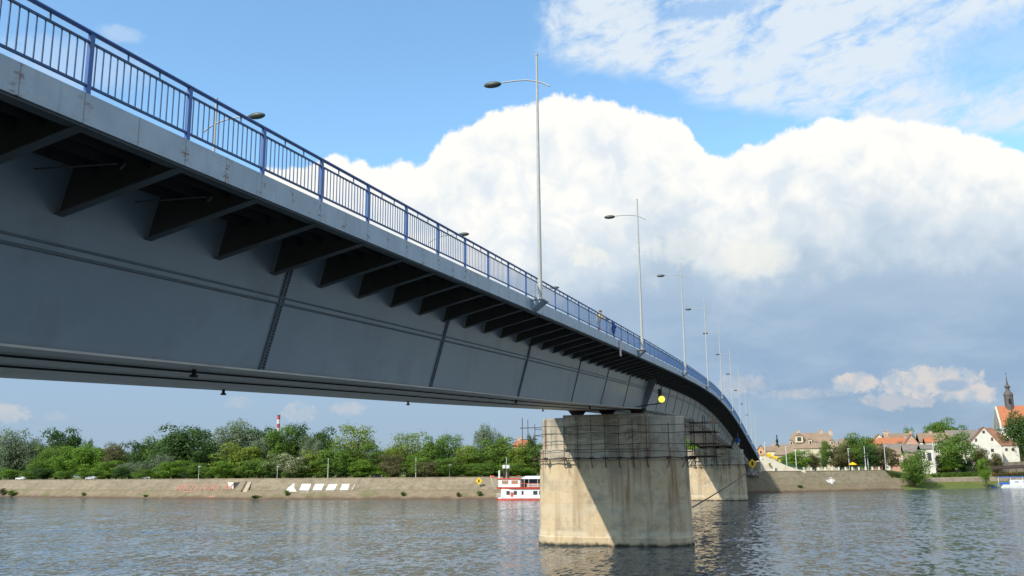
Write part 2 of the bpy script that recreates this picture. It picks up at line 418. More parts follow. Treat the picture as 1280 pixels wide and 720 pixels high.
# ------------------------------------------------------------------ far bank: waterline, ground
WL = [Vector(p) for p in ((-900,520),(-500,370),(-314,311),(-229,288),(-167,278),(-130,276.5),(-94,277),(-66,288),(-40,328),(-14,355),(13,378),(41,403),(93,446),(180,515),(300,610),(800,1010))]
def smooth_poly(P, k=3):
    out = []
    for i in range(len(P)-1):
        p0 = P[max(i-1, 0)]; p1 = P[i]; p2 = P[i+1]; p3 = P[min(i+2, len(P)-1)]
        for j in range(k):
            t = j/k
            out.append(.5*((2*p1)+(p2-p0)*t+(2*p0-5*p1+4*p2-p3)*t*t+(3*p1-p0-3*p2+p3)*t**3))
    out.append(P[-1]); return out
WLs = smooth_poly(WL, 4)
def nrm(i):
    a = WLs[max(i-1, 0)]; b = WLs[min(i+1, len(WLs)-1)]; t = (b-a).normalized(); return Vector((-t.y, t.x))
NR = [nrm(i) for i in range(len(WLs))]
def off(i, o): return WLs[i] + NR[i]*o
def sst(x, a, b):
    t = min(max((x-a)/(b-a), 0), 1); return t*t*(3-2*t)
def side(X): return sst(X, 36, 48)          # 0 on the paved quay, 1 on the terraced bank
def ground_z(X, Y, o):
    zq = 6.55 + 1.0*sst(X, -60, -10)
    zt = 1.3 if o < 8 else (4.2 + 2.0*sst(o, 12, 22) + 1.4*sst(o, 26, 34))
    z = zq*(1-side(X)) + zt*side(X)
    hill = sst(X, 62, 120)*sst(o, 34, 60)*10.5 + sst(X, 90, 260)*sst(o, 60, 150)*10 + sst(o, 80, 200)*sst(X, 20, 90)*3
    return z + hill*1.0 + (1-sst(X, -60, 0))*sst(o, 200, 900)*2
def make_ground():
    rows = [6.5, 8.2, 8.3, 11.8, 12, 16, 22, 26, 34, 42, 50, 60, 75, 95, 120, 160, 220, 400, 900, 2500, 6000]
    mb = MB(); vs = []
    for o in rows:
        for i in range(len(WLs)):
            p = off(i, o) if o < 300 else WLs[i] + (NR[i]*300) + Vector((0, 1))*(o-300)
            oo = o
            z = ground_z(p.x if o < 300 else p.x, p.y, oo)
            if o < 11.9 and side(WLs[i].x) < .5: z = -.5 if o < 11 else 5.0
            vs.append((p.x, p.y, z))
    n = len(WLs)
    fs = [(j*n+i, j*n+i+1, (j+1)*n+i+1, (j+1)*n+i) for j in range(len(rows)-1) for i in range(n-1)]
    mb.add(vs, fs); return tag(mb.build('ground', M_grass, smooth=False), kind='structure'), mb
_, G_MB = make_ground()
BV_G = BVHTree.FromPolygons(G_MB.v, G_MB.f)
def gz(x, y):
    h = BV_G.ray_cast(Vector((x, y, 400)), Vector((0, 0, -1)))
    return h[0].z if h[0] else 6.5

def ribbon(name, mt, i0, i1, prof, label=None, cat=None, kind=None, smooth=False):
    mb = MB(); rings = []
    for i in range(i0, i1+1):
        rings.append([Vector((*off(i, o), z)) for o, z in prof])
    mb.loft(rings, closed=False, caps=False)
    mb.f = [f[::-1] for f in mb.f]
    o = mb.build(name, mt, smooth=smooth)
    tag(o, label, cat, kind=kind); return o, mb
def idx(X): return min(range(len(WLs)), key=lambda i: abs(WLs[i].x-X))
iA = idx(-52); iB = idx(40)
profL = [(-2, -2), (0, .2), (2, 1.1), (3.6, 2.5), (4.2, 2.75), (5.6, 2.85), (6.0, 3.1), (11, 6.4), (11.05, 6.75), (12.0, 6.8), (12.05, 6.3)]
profR = [(-2, -2), (0, .15), (1.6, .9), (2.4, 1.4), (9, 7.3), (9.05, 7.7), (10.2, 7.75), (12.2, 7.6), (12.25, 7.0)]
quayL, QL = ribbon('quay_wall', M_stoneL, 0, iA, profL, 'long sloping tan stone quay wall with red and white graffiti along the wooded left bank', 'wall')
quayR, QR = ribbon('quay_wall', M_stoneR, iA+1, iB, profR, 'mossy sloping stone quay wall right of the bridge end below the town park', 'wall')
mbj = MB(); 
mbj.loft([[Vector((*off(iA, o), z)) for o, z in profL[:9]], [Vector((*off(iA+1, o), z)) for o, z in profR[:9]]] if False else
         [[Vector((*off(iA, o), z)) for o, z in [(-2,-2),(0,.2),(2,1.1),(3.6,2.5),(4.2,2.75),(11,6.4),(11.05,6.75),(12,6.8)]],
          [Vector((*off(iA+1, o), z)) for o, z in [(-2,-2),(0,.15),(1.6,.9),(2.4,1.4),(4.2,3.1),(9,7.3),(9.05,7.7),(12.2,7.75)]]], closed=False, caps=False)
mbj.build('wall_joint', M_stoneR, parent=quayR)
BV_L = BVHTree.FromPolygons(QL.v, QL.f); BV_R = BVHTree.FromPolygons(QR.v, QR.f)
def hit(bv, px, py, lift=.06):
    h = bv.ray_cast(CP, ray(px, py))
    if h[0] is None: return None
    n = h[1]
    if n.z < 0: n = -n
    return h[0] + n*lift
ribbon('lower_terrace_wall', M_stoneT, iB, len(WLs)-6, [(7.0, 1.0), (7.5, 4.15), (8.3, 4.3), (8.35, 4.0)], 'low straight tan stone retaining wall above the grassy waterline on the right bank', 'wall')
ribbon('riverside_grass', mat('bright_grass', (.085, .125, .03), (.12, .135, .045), .3, .95, spec=.1), iB, len(WLs)-6, [(-2, -1), (0, .1), (2.5, .7), (7.1, 1.45)], kind='structure')
ribbon('river_promenade', M_road, idx(-300), iA-1, [(12.0, 6.62), (17, 6.64)], kind='structure')
# wavy-topped garden wall
mb = MB(); A = atY(1168, 586, 448); B = atY(1222, 583, 470); NN = 60; T = .4
pts = []
for k in range(NN+1):
    t = k/NN; p = A.lerp(B, t); ph = (t*3.0) % 1.0; h = 1.0+1.15*abs(math.cos(math.pi*(ph)))**1.6
    pts.append((p.x, p.y, p.z-2.0+h))
rings = [[Vector((x, y, z-6)), Vector((x, y, z)), Vector((x, y+T, z)), Vector((x, y+T, z-6))] for x, y, z in pts]
mb.loft(rings); tag(mb.build('garden_wall', M_stoneT), 'tan garden wall with a scalloped wavy top below the horse chestnut tree', 'wall')

# ------------------------------------------------------------------ graffiti (parts of the left wall)
M_gw = mat('white_graffiti_paint', (.62, .61, .56), (.52, .50, .45), .6, .9, dirt=(.34, .30, .24), ds=.6)
M_gr = mat('red_graffiti_paint', (.44, .15, .11), (.36, .19, .14), .8, .8)
M_gk = mat('dark_niche', (.03, .03, .032), None, 1, .9)
def drape(polys, name, mt, bv=BV_L, parent=quayL, lift=.07, label=None):
    mb = MB()
    for poly in polys:
        # subdivide a quad grid for good draping
        if len(poly) == 4:
            N = 4; g = []
            for j in range(N+1):
                for i in range(N+1):
                    u, v = i/N, j/N
                    x = (poly[0][0]*(1-u)+poly[1][0]*u)*(1-v)+(poly[3][0]*(1-u)+poly[2][0]*u)*v
                    y = (poly[0][1]*(1-u)+poly[1][1]*u)*(1-v)+(poly[3][1]*(1-u)+poly[2][1]*u)*v
                    g.append(hit(bv, x, y, lift))
            if any(p is None for p in g): continue
            mb.add(g, [(j*(N+1)+i, (j+1)*(N+1)+i, (j+1)*(N+1)+i+1, j*(N+1)+i+1) for j in range(N) for i in range(N)])
        else:
            g = [hit(bv, x, y, lift) for x, y in poly]
            if any(p is None for p in g): continue
            mb.add(g, [tuple(range(len(g)))])
    o = mb.build(name, mt, parent=parent)
    if label: o['label'] = label
    return o
def stroke(x0, y0, x1, y1, w=.6):
    dx, dy = x1-x0, y1-y0; L = math.hypot(dx, dy); nx, ny = -dy/L*w, dx/L*w*.8
    return [(x0-nx, y0-ny), (x1-nx, y1-ny), (x1+nx, y1+ny), (x0+nx, y0+ny)]
LET = {'R': [(0,0,0,1),(0,1,.8,.9),(.8,.9,.8,.55),(.8,.55,0,.5),(.2,.5,1,0)], 'E': [(0,0,0,1),(0,1,.9,1),(0,.5,.7,.5),(0,0,.9,0)],
       'D': [(0,0,0,1),(0,1,.7,.85),(.7,.85,.8,.2),(.8,.2,0,0)], 'F': [(0,0,0,1),(0,1,.9,1),(0,.5,.7,.5)],
       'I': [(.2,0,.2,1)], 'M': [(0,0,0,1),(0,1,.5,.4),(.5,.4,1,1),(1,1,1,0)]}
polys = []
for ch, x in zip('REDFIRM', (219, 228.5, 237.5, 249.5, 258.5, 263, 277)):
    for (a, b, c_, d_) in LET[ch]:
        W = 8.0 if ch != 'M' else 9
        f = lambda u, v: (x+u*W+v*5.0, 614.8-v*8.6)
        polys.append(stroke(*f(a, b), *f(c_, d_)))
drape(polys, 'graffiti_writing', M_gr, label='faded red spray-painted slanting capital letters')
polys = [stroke(262, 621, 269, 620.5, 1.0)]
drape(polys, 'paint_stain', M_gr, label='small red paint stain low on the wall')
drape([[(356.5,614.6),(371,614.6),(367.5,609.5),(361,609)], [(361,609),(367.8,610),(368,604.3),(366.5,604.8)]], 'graffiti_letter', M_gw, label='white filled letter shaped like a sail')
for q in ([(373,615.2),(385.5,615.6),(389,605),(377.5,605)], [(389.5,615.2),(401,615),(405.5,605),(394,605)], [(406.5,614.6),(411,615.6),(418,614.5),(422,605)], [(424,614.6),(434,614.9),(437.5,605),(428,605.2)]):
    if q[0][0] == 406.5: q = [(406.5,614.2),(417,614.8),(422,605),(411,605.8)]
    drape([q], 'graffiti_letter', M_gw)
drape([stroke(438.5, 614.5, 444, 605.5, .35)], 'graffiti_letter', M_gw)
drape([[(284.5,603.2),(291.8,603.2),(291.8,611.2),(287,609.5)]], 'painted_patch', M_gw, label='white painted patch beside the dark niche')
drape([stroke(286, 611.5, 292, 604.5, .8), stroke(281, 614, 284.5, 607, .5), stroke(284, 607.5, 289, 611.5, .5)], 'paint_stroke', M_gr, lift=.12)
drape([[(292.2,603.2),(300,603.2),(293.5,610.5),(292.2,611.5)]], 'niche', M_gk)
# stairs down the slope
st = empty('stairs', hit(BV_L, 305, 612), 'narrow concrete stairs running down the stone slope beside the dark niche', 'stairs')
mb = MB()
a0, a1 = hit(BV_L, 303.5, 615), hit(BV_L, 309.5, 603); b0, b1 = hit(BV_L, 309, 615), hit(BV_L, 314.5, 603)
for k in range(14):
    t0, t1 = k/14, (k+1)/14
    p, q, r_, s_ = a0.lerp(a1, t0), b0.lerp(b1, t0), b0.lerp(b1, t1), a0.lerp(a1, t1)
    zt = s_.z+.12
    mb.hexa([Vector((v.x, v.y, p.z-.5)) for v in (p, q, r_, s_)] + [Vector((v.x, v.y, zt)) for v in (p, q, r_, s_)])
mb.build('step_flight', mat('stair_concrete', (.48, .40, .29), None, .7, .9), parent=st)
mb = MB(); mb.bar(a0+Vector((-.5, 0, .25)), a1+Vector((-.5, 0, .25)), .55, .5); mb.build('side_curb', mat('kerb_dark', (.16, .12, .09), None, .7, .9), parent=st)
# white mark on the right wall
drape([[(1035.5,599.5),(1041,598.5),(1041,605.5),(1037.5,604)], stroke(1033,600,1036.5,603,1.2), stroke(1040,603,1043.2,600,1.2), stroke(1036,597.8,1040,597.3,.6)], 'graffiti_mark', M_gw, bv=BV_R, parent=quayR, label='white painted emblem in the middle of the wall')

# ------------------------------------------------------------------ the bridge
DK = [(-90, 10.2), (-40, 12.6), (11, 15.25), (45, 17.0), (80, 18.65), (115, 20.15), (145, 21.15), (172, 21.55), (205, 21.1), (241, 19.6), (280, 17.3), (325, 14.6), (366, 12.1), (400, 10.0)]
GB = [(-90, 6.4), (-40, 8.6), (16, 11.05), (42, 12.25), (64, 13.2), (88, 14.35), (110, 15.38), (135, 16.25), (155, 16.75), (185, 16.95), (210, 16.5), (240, 15.6), (268, 14.7), (300, 13.1), (330, 11.2), (366, 8.9), (400, 6.6)]
def interp(T, y):
    n = len(T)
    for i in range(n-1):
        if y <= T[i+1][0] or i == n-2: break
    def sl_(j):
        if j == 0: return (T[1][1]-T[0][1])/(T[1][0]-T[0][0])
        if j == n-1: return (T[-1][1]-T[-2][1])/(T[-1][0]-T[-2][0])
        return (T[j+1][1]-T[j-1][1])/(T[j+1][0]-T[j-1][0])
    x0, y0 = T[i]; x1, y1 = T[i+1]; h = x1-x0; t = (y-x0)/h
    return (2*t**3-3*t*t+1)*y0+(t**3-2*t*t+t)*h*sl_(i)+(-2*t**3+3*t*t)*y1+(t**3-t*t)*h*sl_(i+1)
zt = lambda y: interp(DK, y)
zb = lambda y: interp(GB, y)
XR, XL = -12.5, -29.0; XC = (XR+XL)/2
WT, WB = 3.1, 4.3     # web top / bottom inset from the deck edge
Y0, Y1 = -60.0, 366.0
def sweep(mb, sect, y0=Y0, y1=Y1, dy=3.08, mi=0, caps=True):
    n = max(1, int(round((y1-y0)/dy))); rings = []
    for k in range(n+1):
        y = y0+(y1-y0)*k/n; rings.append([Vector((x, y, z)) for x, z in sect(y)])
    mb.loft(rings, True, caps, mi); return mb
bridge = empty('river_bridge', (XC, 100, 0), 'long grey steel girder road bridge with blue railings crossing the river on two concrete piers', 'bridge')
# deck slab, roadway, kerbs
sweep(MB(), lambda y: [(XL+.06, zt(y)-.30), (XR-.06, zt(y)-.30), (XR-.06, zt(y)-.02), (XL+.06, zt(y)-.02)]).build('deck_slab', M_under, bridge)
sweep(MB(), lambda y: [(XL+2.3, zt(y)-.01), (XR-2.3, zt(y)-.01), (XR-2.3, zt(y)+.02), (XL+2.3, zt(y)+.02)]).build('roadway', M_asph, bridge)
for s in (0, 1):
    xa, xb_ = ((XR-2.28, XR-.5), (XL+.5, XL+2.28))[s]
    sweep(MB(), lambda y: [(xa, zt(y)-.01), (xb_, zt(y)-.01), (xb_, zt(y)+.10), (xa, zt(y)+.10)]).build('footway', M_road, bridge)
sweep(MB(), lambda y: [(XR-.10, zt(y)-.62), (XR, zt(y)-.62), (XR, zt(y)), (XR-.10, zt(y))]).build('fascia', M_fascia, bridge)
sweep(MB(), lambda y: [(XL, zt(y)-.62), (XL+.10, zt(y)-.62), (XL+.10, zt(y)), (XL, zt(y))]).build('fascia', M_fascia, bridge)
sweep(MB(), lambda y: [(XR-.35, zt(y)-.66), (XR-.06, zt(y)-.66), (XR-.06, zt(y)-.625), (XR-.35, zt(y)-.625)]).build('fascia_lip', M_flange, bridge)
# longitudinal ribs under the cantilever
mb = MB()
for xx in (XR-1.0, XR-1.7, XR-2.4):
    sweep(mb, lambda y: [(xx-.02, zt(y)-.55), (xx+.02, zt(y)-.55), (xx+.02, zt(y)-.3), (xx-.02, zt(y)-.3)])
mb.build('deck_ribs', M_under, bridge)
# box girder
def gsec(y):
    t, b = zt(y)-.3, zb(y)
    return t, b
girder = sweep(MB(), lambda y: [(XR-WT, gsec(y)[0]), (XL+WT, gsec(y)[0]), (XL+WT+.02, gsec(y)[0]-.02), (XL+WB, zb(y)+.03), (XR-WB, zb(y)+.03)]).build('box_girder', M_web, bridge)
sweep(MB(), lambda y: [(XL+WB-.22, zb(y)-.03), (XR-WB+.22, zb(y)-.03), (XR-WB+.22, zb(y)+.028), (XL+WB-.22, zb(y)+.028)]).build('bottom_flange', M_soffit, bridge)
def webx(y, z, lift=.0):      # x on the right web at height z
    t, b = gsec(y); u = (t-z)/(t-b); return XR-WT-(WB-WT)*u+lift
# horizontal splice line
def spl(y, dz, h):
    z1 = zt(y)-dz; z0 = z1-h
    return [(webx(y, z0, -.01), z0), (webx(y, z0, .05), z0), (webx(y, z1, .05), z1), (webx(y, z1, -.01), z1)]
for dz in (2.06, 2.26):
    sweep(MB(), lambda y: spl(y, dz, .055)).build('web_stringer', M_splice, bridge)
mb = MB()
sweep(mb, lambda y: spl(y, 2.10, .14), mi=0); mb.v = [v-Vector((.035, 0, 0)) for v in mb.v]
mb.build('web_splice_band', M_web, bridge)
# vertical splice lines
ys = [-3.4, 11.7, 26.8, 41.9, 57.0, 72.1, 84, 96] + [120+9*k for k in range(27)]
for i, y in enumerate(ys):
    mb = MB(); t, b = zt(y)-1.0 if y < 110 else zt(y)-.9, zb(y)
    N = 34 if i < 4 else 1
    if i < 5:
        for k in range(34):
            z0 = b+.05+(t-b-.1)*k/34; z1 = z0+(t-b)/34*.45
            x0, x1 = webx(y, z0), webx(y, z1)
            mb.hexa([(x0-.02, y-.1, z0), (x0+.05, y-.1, z0), (x0+.05, y+.1, z0), (x0-.02, y+.1, z0), (x1-.02, y-.1, z1), (x1+.05, y-.1, z1), (x1+.05, y+.1, z1), (x1-.02, y+.1, z1)])
        for yy in (y-.13, y+.10):
            x0, x1 = webx(y, b), webx(y, t)
            mb.hexa([(x0-.02, yy, b), (x0+.06, yy, b), (x0+.06, yy+.03, b), (x0-.02, yy+.03, b), (x1-.02, yy, t), (x1+.06, yy, t), (x1+.06, yy+.03, t), (x1-.02, yy+.03, t)])
    else:
        x0, x1 = webx(y, b), webx(y, t); w_ = .075
        mb.hexa([(x0-.02, y-w_, b), (x0+.05, y-w_, b), (x0+.05, y+w_, b), (x0-.02, y+w_, b), (x1-.02, y-w_, t), (x1+.05, y-w_, t), (x1+.05, y+w_, t), (x1-.02, y+w_, t)])
    mb.build('web_splice', M_splice, bridge)
# bearing stiffeners over the piers
for y in (109, 268):
    mb = MB()
    for dy_ in (-.45, .45):
        yy = y+dy_; t, b = zt(yy)-.62, zb(yy)
        mb.hexa([(webx(yy, b)-.02, yy-.04, b), (webx(yy, b)+.35, yy-.04, b), (webx(yy, b)+.35, yy+.04, b), (webx(yy, b)-.02, yy+.04, b), (webx(yy, t)-.02, yy-.04, t), (webx(yy, t)+.9, yy-.04, t), (webx(yy, t)+.9, yy+.04, t), (webx(yy, t)-.02, yy+.04, t)])
    mb.build('bearing_stiffener', mat('stiffener_paint', (.22, .22, .21), (.17, .17, .16), .8, .5), bridge)
# cantilever brackets
def bracket(mb, y):
    zi = zt(y)-1.42; zo = zt(y)-.64; xi = webx(y, zi)+.02; xo = XR-.12
    t = .02; zu = zt(y)-.3
    a = [(xi, zi), (xo, zo), (xo, zu), (XR-WT+.02, zu)]
    mb.add([(x, y-t, z) for x, z in a]+[(x, y+t, z) for x, z in a], [(0,1,2,3),(7,6,5,4),(0,4,5,1),(1,5,6,2),(2,6,7,3),(3,7,4,0)], 0)
    mb.bar((xi, y, zi-.015), (xo, y, zo-.015), .26, .03, mi=1)
PS = 3.08; POST0 = 13.55
Yp = [POST0+PS*k for k in range(-23, 114)]
Yv = [y for y in Yp if y > 7][:100]; Yrest = [y for y in Yp if y not in Yv]
for y in Yv:
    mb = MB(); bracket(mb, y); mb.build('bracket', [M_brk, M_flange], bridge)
mb = MB()
for y in Yrest: bracket(mb, y)
tag(mb.build('bracket', [M_brk, M_flange], bridge), kind='stuff')
# light fittings / braces seen under the near cantilever
for k, y in enumerate([14.6, 17.7]):
    mb = MB(); mb.tube((XR-.9, y+.9, zt(y)-.72), (XR-2.3, y+.1, zt(y)-.95), .02, n=6); mb.tube((XR-.95, y+1.05, zt(y)-.78), (XR-.8, y+1.0, zt(y)-.70), .035, n=8)
    mb.build('cable_stay', M_brk, bridge)
# soffit rails and small fittings
for dx, r_ in ((1.15, .03), (3.7, .035)):
    mb = MB(); sweep(mb, lambda y: [(XR-WB-dx-r_, zb(y)-.11), (XR-WB-dx+r_, zb(y)-.11), (XR-WB-dx+r_, zb(y)-.05), (XR-WB-dx-r_, zb(y)-.05)])
    mb.build('inspection_rail', M_pipe, bridge)
for y, dx in ((24.5, .9), (36, 7.6), (57, 7.6), (60, 1.0), (84, 1.0), (92, 7.6), (150, 7.6), (190, 1.0)):
    mb = MB(); x = XR-WB-dx; mb.tube((x, y, zb(y)-.24), (x, y, zb(y)), .07, n=8); mb.box(x-.09, x+.09, y-.09, y+.09, zb(y)-.27, zb(y)-.19)
    mb.build('drain_outlet', M_pipe, bridge)
# railings
def railing(X, visible):
    rl = empty('railing', (0, 0, 0)); rl.parent = bridge; rl.location = (-bridge.location.x, -bridge.location.y, -bridge.location.z)
    def B(mb, name, mt, **k):
        o = mb.build(name, mt, origin=(0, 0, 0)); o.parent = rl; return o
    mb = MB(); sweep(mb, lambda y: [(X+.055*math.cos(a), zt(y)+1.27+.045*math.sin(a)) for a in [2*math.pi*i/8 for i in range(8)]])
    B(mb, 'handrail', M_blue)
    def post(mb, y):
        z = zt(y); mb.box(X-.04, X+.04, y-.055, y+.055, z-.25, z+1.23)
    def panel(mb, y):
        L = PS-.12; y0 = y+.06
        for zz, hh in ((.17, .05), (1.06, .045)):
            mb.bar((X, y0, zt(y0)+zz), (X, y0+L, zt(y0+L)+zz), .045, hh)
        nb = 15
        for i in range(nb):
            yy = y0+L*(i+.5)/nb; z = zt(yy); mb.box(X-.011, X+.011, yy-.011, yy+.011, z+.17, z+1.05)
        for i in (1, 2):
            yy = y0+L*i/3; z = zt(yy); mb.box(X-.014, X+.014, yy-.014, yy+.014, z+1.06, z+1.25)
    if visible:
        for y in Yv:
            mb = MB(); post(mb, y); B(mb, 'railing_post', M_blue)
            mb = MB(); panel(mb, y); B(mb, 'railing_panel', M_bluedark)
        a, b = MB(), MB()
        for y in Yrest: post(a, y); panel(b, y)
        tag(B(a, 'railing_post', M_blue), kind='stuff'); tag(B(b, 'railing_panel', M_bluedark), kind='stuff')
    else:
        a, b = MB(), MB()
        for y in Yp: post(a, y); panel(b, y)
        tag(B(a, 'railing_post', M_blue), kind='stuff'); tag(B(b, 'railing_panel', M_bluedark), kind='stuff')
railing(XR-.06, True); railing(XL+.06, False)
# lamp platforms on the fascia + lamps
LY = [45.6, 80.2, 114.6, 147.0, 177.0, 207, 238, 268, 298, 328]
for y in LY:
    mb = MB(); z = zt(y)
    mb.hexa([(XR+.003, y-.45, z-.60), (XR+.10, y-.45, z-.55), (XR+.10, y+.45, z-.55), (XR+.003, y+.45, z-.60), (XR+.003, y-.55, z-.12), (XR+.62, y-.55, z-.12), (XR+.62, y+.55, z-.12), (XR+.003, y+.55, z-.12)])
    mb.box(XR+.003, XR+.66, y-.6, y+.6, z-.12, z-.06)
    mb.build('lamp_platform', M_fascia, bridge)
def lamp_mesh(root, H, HA, sgn, L=2.55):
    x, y, z = root.location
    mb = MB(); mb.tube((x, y, z), (x, y, z+H), .12, .055, 10, caps=False); mb.lathe((x, y, z), [(.2, 0), (.2, .05), (.13, .12), (.12, .9)], 10)
    mb.tube((x, y, z+H), (x, y, z+H+.1), .07, n=8)
    mb.build('pole', M_galv, root)
    mb = MB(); P = [(.72, -.40), (.35, -.17), (0, 0), (-.6, .14), (-1.2, .19), (-L+.55, .18)]
    mb.path([(x-sgn*-a if sgn > 0 else x-a, y, z+HA+b) for a, b in P], .04, 8)
    mb.build('lamp_arm', M_galv, root, smooth=True)
    d = -1 if sgn > 0 else 1
    hx = x+d*(L)
    mb = MB(); mb.ell((hx, y, z+HA+.13), .52, .24, .17, 14, 8)
    mb.build('lamp_head', M_lamp, root, smooth=True)
names = ['nearest of the tall curved-arm lamps on the near side of the bridge', 'second tall bridge lamp, standing left of the yellow navigation light', 'third tall bridge lamp along the near railing', 'fourth tall bridge lamp along the near railing', 'fifth tall bridge lamp along the near railing', 'sixth bridge lamp, just short of the crest of the bridge', 'seventh bridge lamp, just beyond the crest of the bridge', 'eighth bridge lamp, above the farther pier', 'ninth bridge lamp, thin above the far descending end', 'last bridge lamp at the far end of the near railing']
l0 = empty('street_lamp', (XR+.35, LY[0], zt(LY[0])-.06), names[0], 'street lamp', 'lamps along the near railing of the bridge')
lamp_mesh(l0, 13.7, 12.2, 1)
for y, nm in zip(LY[1:], names[1:]):
    copy_tree(l0, (XR+.35, y, zt(y)-.06), nm)
LY2 = [40.7+32.8*k for k in range(9)]
n2 = ['far-side bridge lamp whose head peeks over the near railing at upper left', 'far-side bridge lamp with its head above the handrail left of the tallest lamp', 'far-side bridge lamp just behind the handrail near the tallest lamp base'] + ['lamp on the far side of the bridge deck, thin and hidden behind the railing']*6
l1 = empty('street_lamp', (XL+.02, LY2[0], zt(LY2[0])-.06), n2[0], 'street lamp', 'lamps along the far railing of the bridge')
mbx = None
lamp_mesh(l1, 11.6, 10.2, -1)
for y, nm in zip(LY2[1:], n2[1:]): copy_tree(l1, (XL+.02, y, zt(y)-.06), nm)
mb = MB()
for y in LY2: mb.box(XL-.35, XL-.002, y-.4, y+.4, zt(y)-.2, zt(y)-.07)
mb.build('lamp_platform', M_fascia, bridge)

# ------------------------------------------------------------------ piers
def stadium(cx0, cx1, cy, r, n=14, hy=None):
    P = []
    for i in range(n+1):
        t = -math.pi/2+math.pi*i/n; P.append((cx1+r*math.cos(t), cy+r*math.sin(t)))
    for i in range(n+1):
        t = math.pi/2+math.pi*i/n; P.append((cx0+r*math.cos(t), cy+r*math.sin(t)))
    return P
def pier(name, x0, x1, cy, ztop, label):
    rt = empty(name, ((x0+x1)/2, cy, 0), label, 'bridge pier')
    mb = MB()
    rings = []
    for z, r in ((-3, 4.45), (.9, 4.28), (1.0, 4.22), (3, 4.16), (6, 4.08), (9.45, 4.02)):
        rings.append([Vector((x, y, z)) for x, y in stadium(x0, x1, cy, r)])
    mb.loft(rings); mb.build('shaft', M_pier, rt)
    mb = MB(); mb.loft([[Vector((x, y, z)) for x, y in stadium(x0, x1, cy, r)] for z, r in ((9.453, 4.12), (9.62, 4.12))]); mb.build('ledge', M_cap, rt)
    mb = MB(); mb.loft([[Vector((x, y, z)) for x, y in stadium(x0, x1, cy, r)] for z, r in ((9.623, 3.96), (10.75, 3.96), (10.8, 3.72), (ztop-.35, 3.72), (ztop-.25, 3.6))]); mb.build('cap', M_nose, rt)
    mb = MB(); mb.box(x0-.2, x1+.15, cy-4.24, cy+4.24, 10.7, ztop)
    o = mb.build('cap_beam', M_cap, rt)
    for x in (XR-WB-.35, XC, XL+WB+.35):
        mb = MB(); zz = zb(cy)-.06
        mb.box(x-1.05, x+1.05, cy-2.2, cy-.4, ztop+.002, ztop+.12); mb.hexa([(x-.55, cy-1.9, ztop+.12), (x+.55, cy-1.9, ztop+.12), (x+.55, cy-.7, ztop+.12), (x-.55, cy-.7, ztop+.12), (x-.95, cy-2.1, zz), (x+.95, cy-2.1, zz), (x+.95, cy-.5, zz), (x-.95, cy-.5, zz)])
        mb.build('bearing', M_dark, rt)
    return rt
Z1, Z2 = 14.6, 14.1
p1 = pier('bridge_pier', -25.2, -15.7, 109.0, Z1, 'big weathered concrete pier in the river at centre with scaffolding round its top')
p2 = pier('bridge_pier', -26.7, -17.2, 268.0, Z2, 'farther concrete pier partly hidden behind the big near one')
def scaffold(x0, x1, cy, label, zl, extra=True):
    rt = empty('scaffolding', ((x0+x1)/2, cy, 9.6), label, 'scaffolding')
    R0 = 4.75
    pts = []
    for k in range(7): pts.append((x0+(x1-x0)*k/6, cy-R0))
    for k in range(1, 6):
        t = -math.pi/2+math.pi*k/6; pts.append((x1+R0*math.cos(t), cy+R0*math.sin(t)))
    for k in range(7): pts.append((x1-(x1-x0)*k/6, cy+R0))
    for k in range(1, 6):
        t = math.pi/2+math.pi*k/6; pts.append((x0+R0*math.cos(t), cy+R0*math.sin(t)))
    for i, (x, y) in enumerate(pts):
        h = zl[-1]+.5+((i*37) % 7)*.13-.3
        mb = MB(); mb.tube((x, y, 8.6), (x, y, h), .034, n=6); mb.build('standard', M_dark, rt)
        mb = MB(); cx = min(max(x, x0), x1); d = Vector((cx-x, cy-y, 0)).normalized()
        mb.tube((x, y, zl[0]-.05), (x+d.x*1.0, y+d.y*1.0, zl[0]-.05), .06, n=6)
        mb.tube((x, y, zl[0]-.1), (x+d.x*.7, y+d.y*.7, 8.55), .04, n=6)
        mb.box(x-.22, x+.22, y-.2, y+.2, zl[0]-.14, zl[0]+.14)
        mb.build('support_bracket', M_dark, rt)
    for j, z in enumerate(zl):
        mb = MB(); r_ = .032 if j not in (0,) else .06
        for i in range(len(pts)):
            a, b = pts[i], pts[(i+1) % len(pts)]
            wob = .08*math.sin(i*2.1+j)
            mb.tube((a[0], a[1], z+wob), (b[0], b[1], z+.08*math.sin((i+1)*2.1+j)), r_, n=6)
        mb.build('ledger', M_dark, rt)
    if extra:
        mb = MB()
        for dxx in (0.2, 1.5, 2.6):
            for dyy in (-1.2, 1.4): mb.tube((x1+R0+dxx-.3, cy+dyy, 8.9), (x1+R0+dxx-.3, cy+dyy, 14.1+dxx*.2), .045, n=6)
        for z in (9.7, 11.2, 12.5, 13.6):
            for dyy in (-1.2, 1.4): mb.tube((x1+R0-.6, cy+dyy, z), (x1+R0+2.9, cy+dyy, z), .05, n=6)
        mb.build('side_tower', M_dark, rt)
        mb = MB(); mb.box(x1+R0-.5, x1+R0+2.6, cy-1.3, cy+1.5, 9.75, 9.85); mb.box(x1+R0-.5, x1+R0+2.6, cy-1.3, cy+1.5, 12.53, 12.62); mb.build('walk_board', M_dark, rt)
        mb = MB()
        for z in (12.0, 13.4): mb.tube((x0-R0-1.6, cy-1, z), (x0-R0+.6, cy-1, z), .045, n=6)
        for q in (-1.3, -.6): mb.tube((x0-R0+q, cy-1, 11.2), (x0-R0+q, cy-1, 14.2-q*.3), .045, n=6)
        mb.build('side_tower', M_dark, rt)
    return rt
scaffold(-25.2, -15.7, 109, 'dark tube scaffolding ringed round the top of the near pier', (9.65, 10.35, 11.2, 12.45, 13.3))
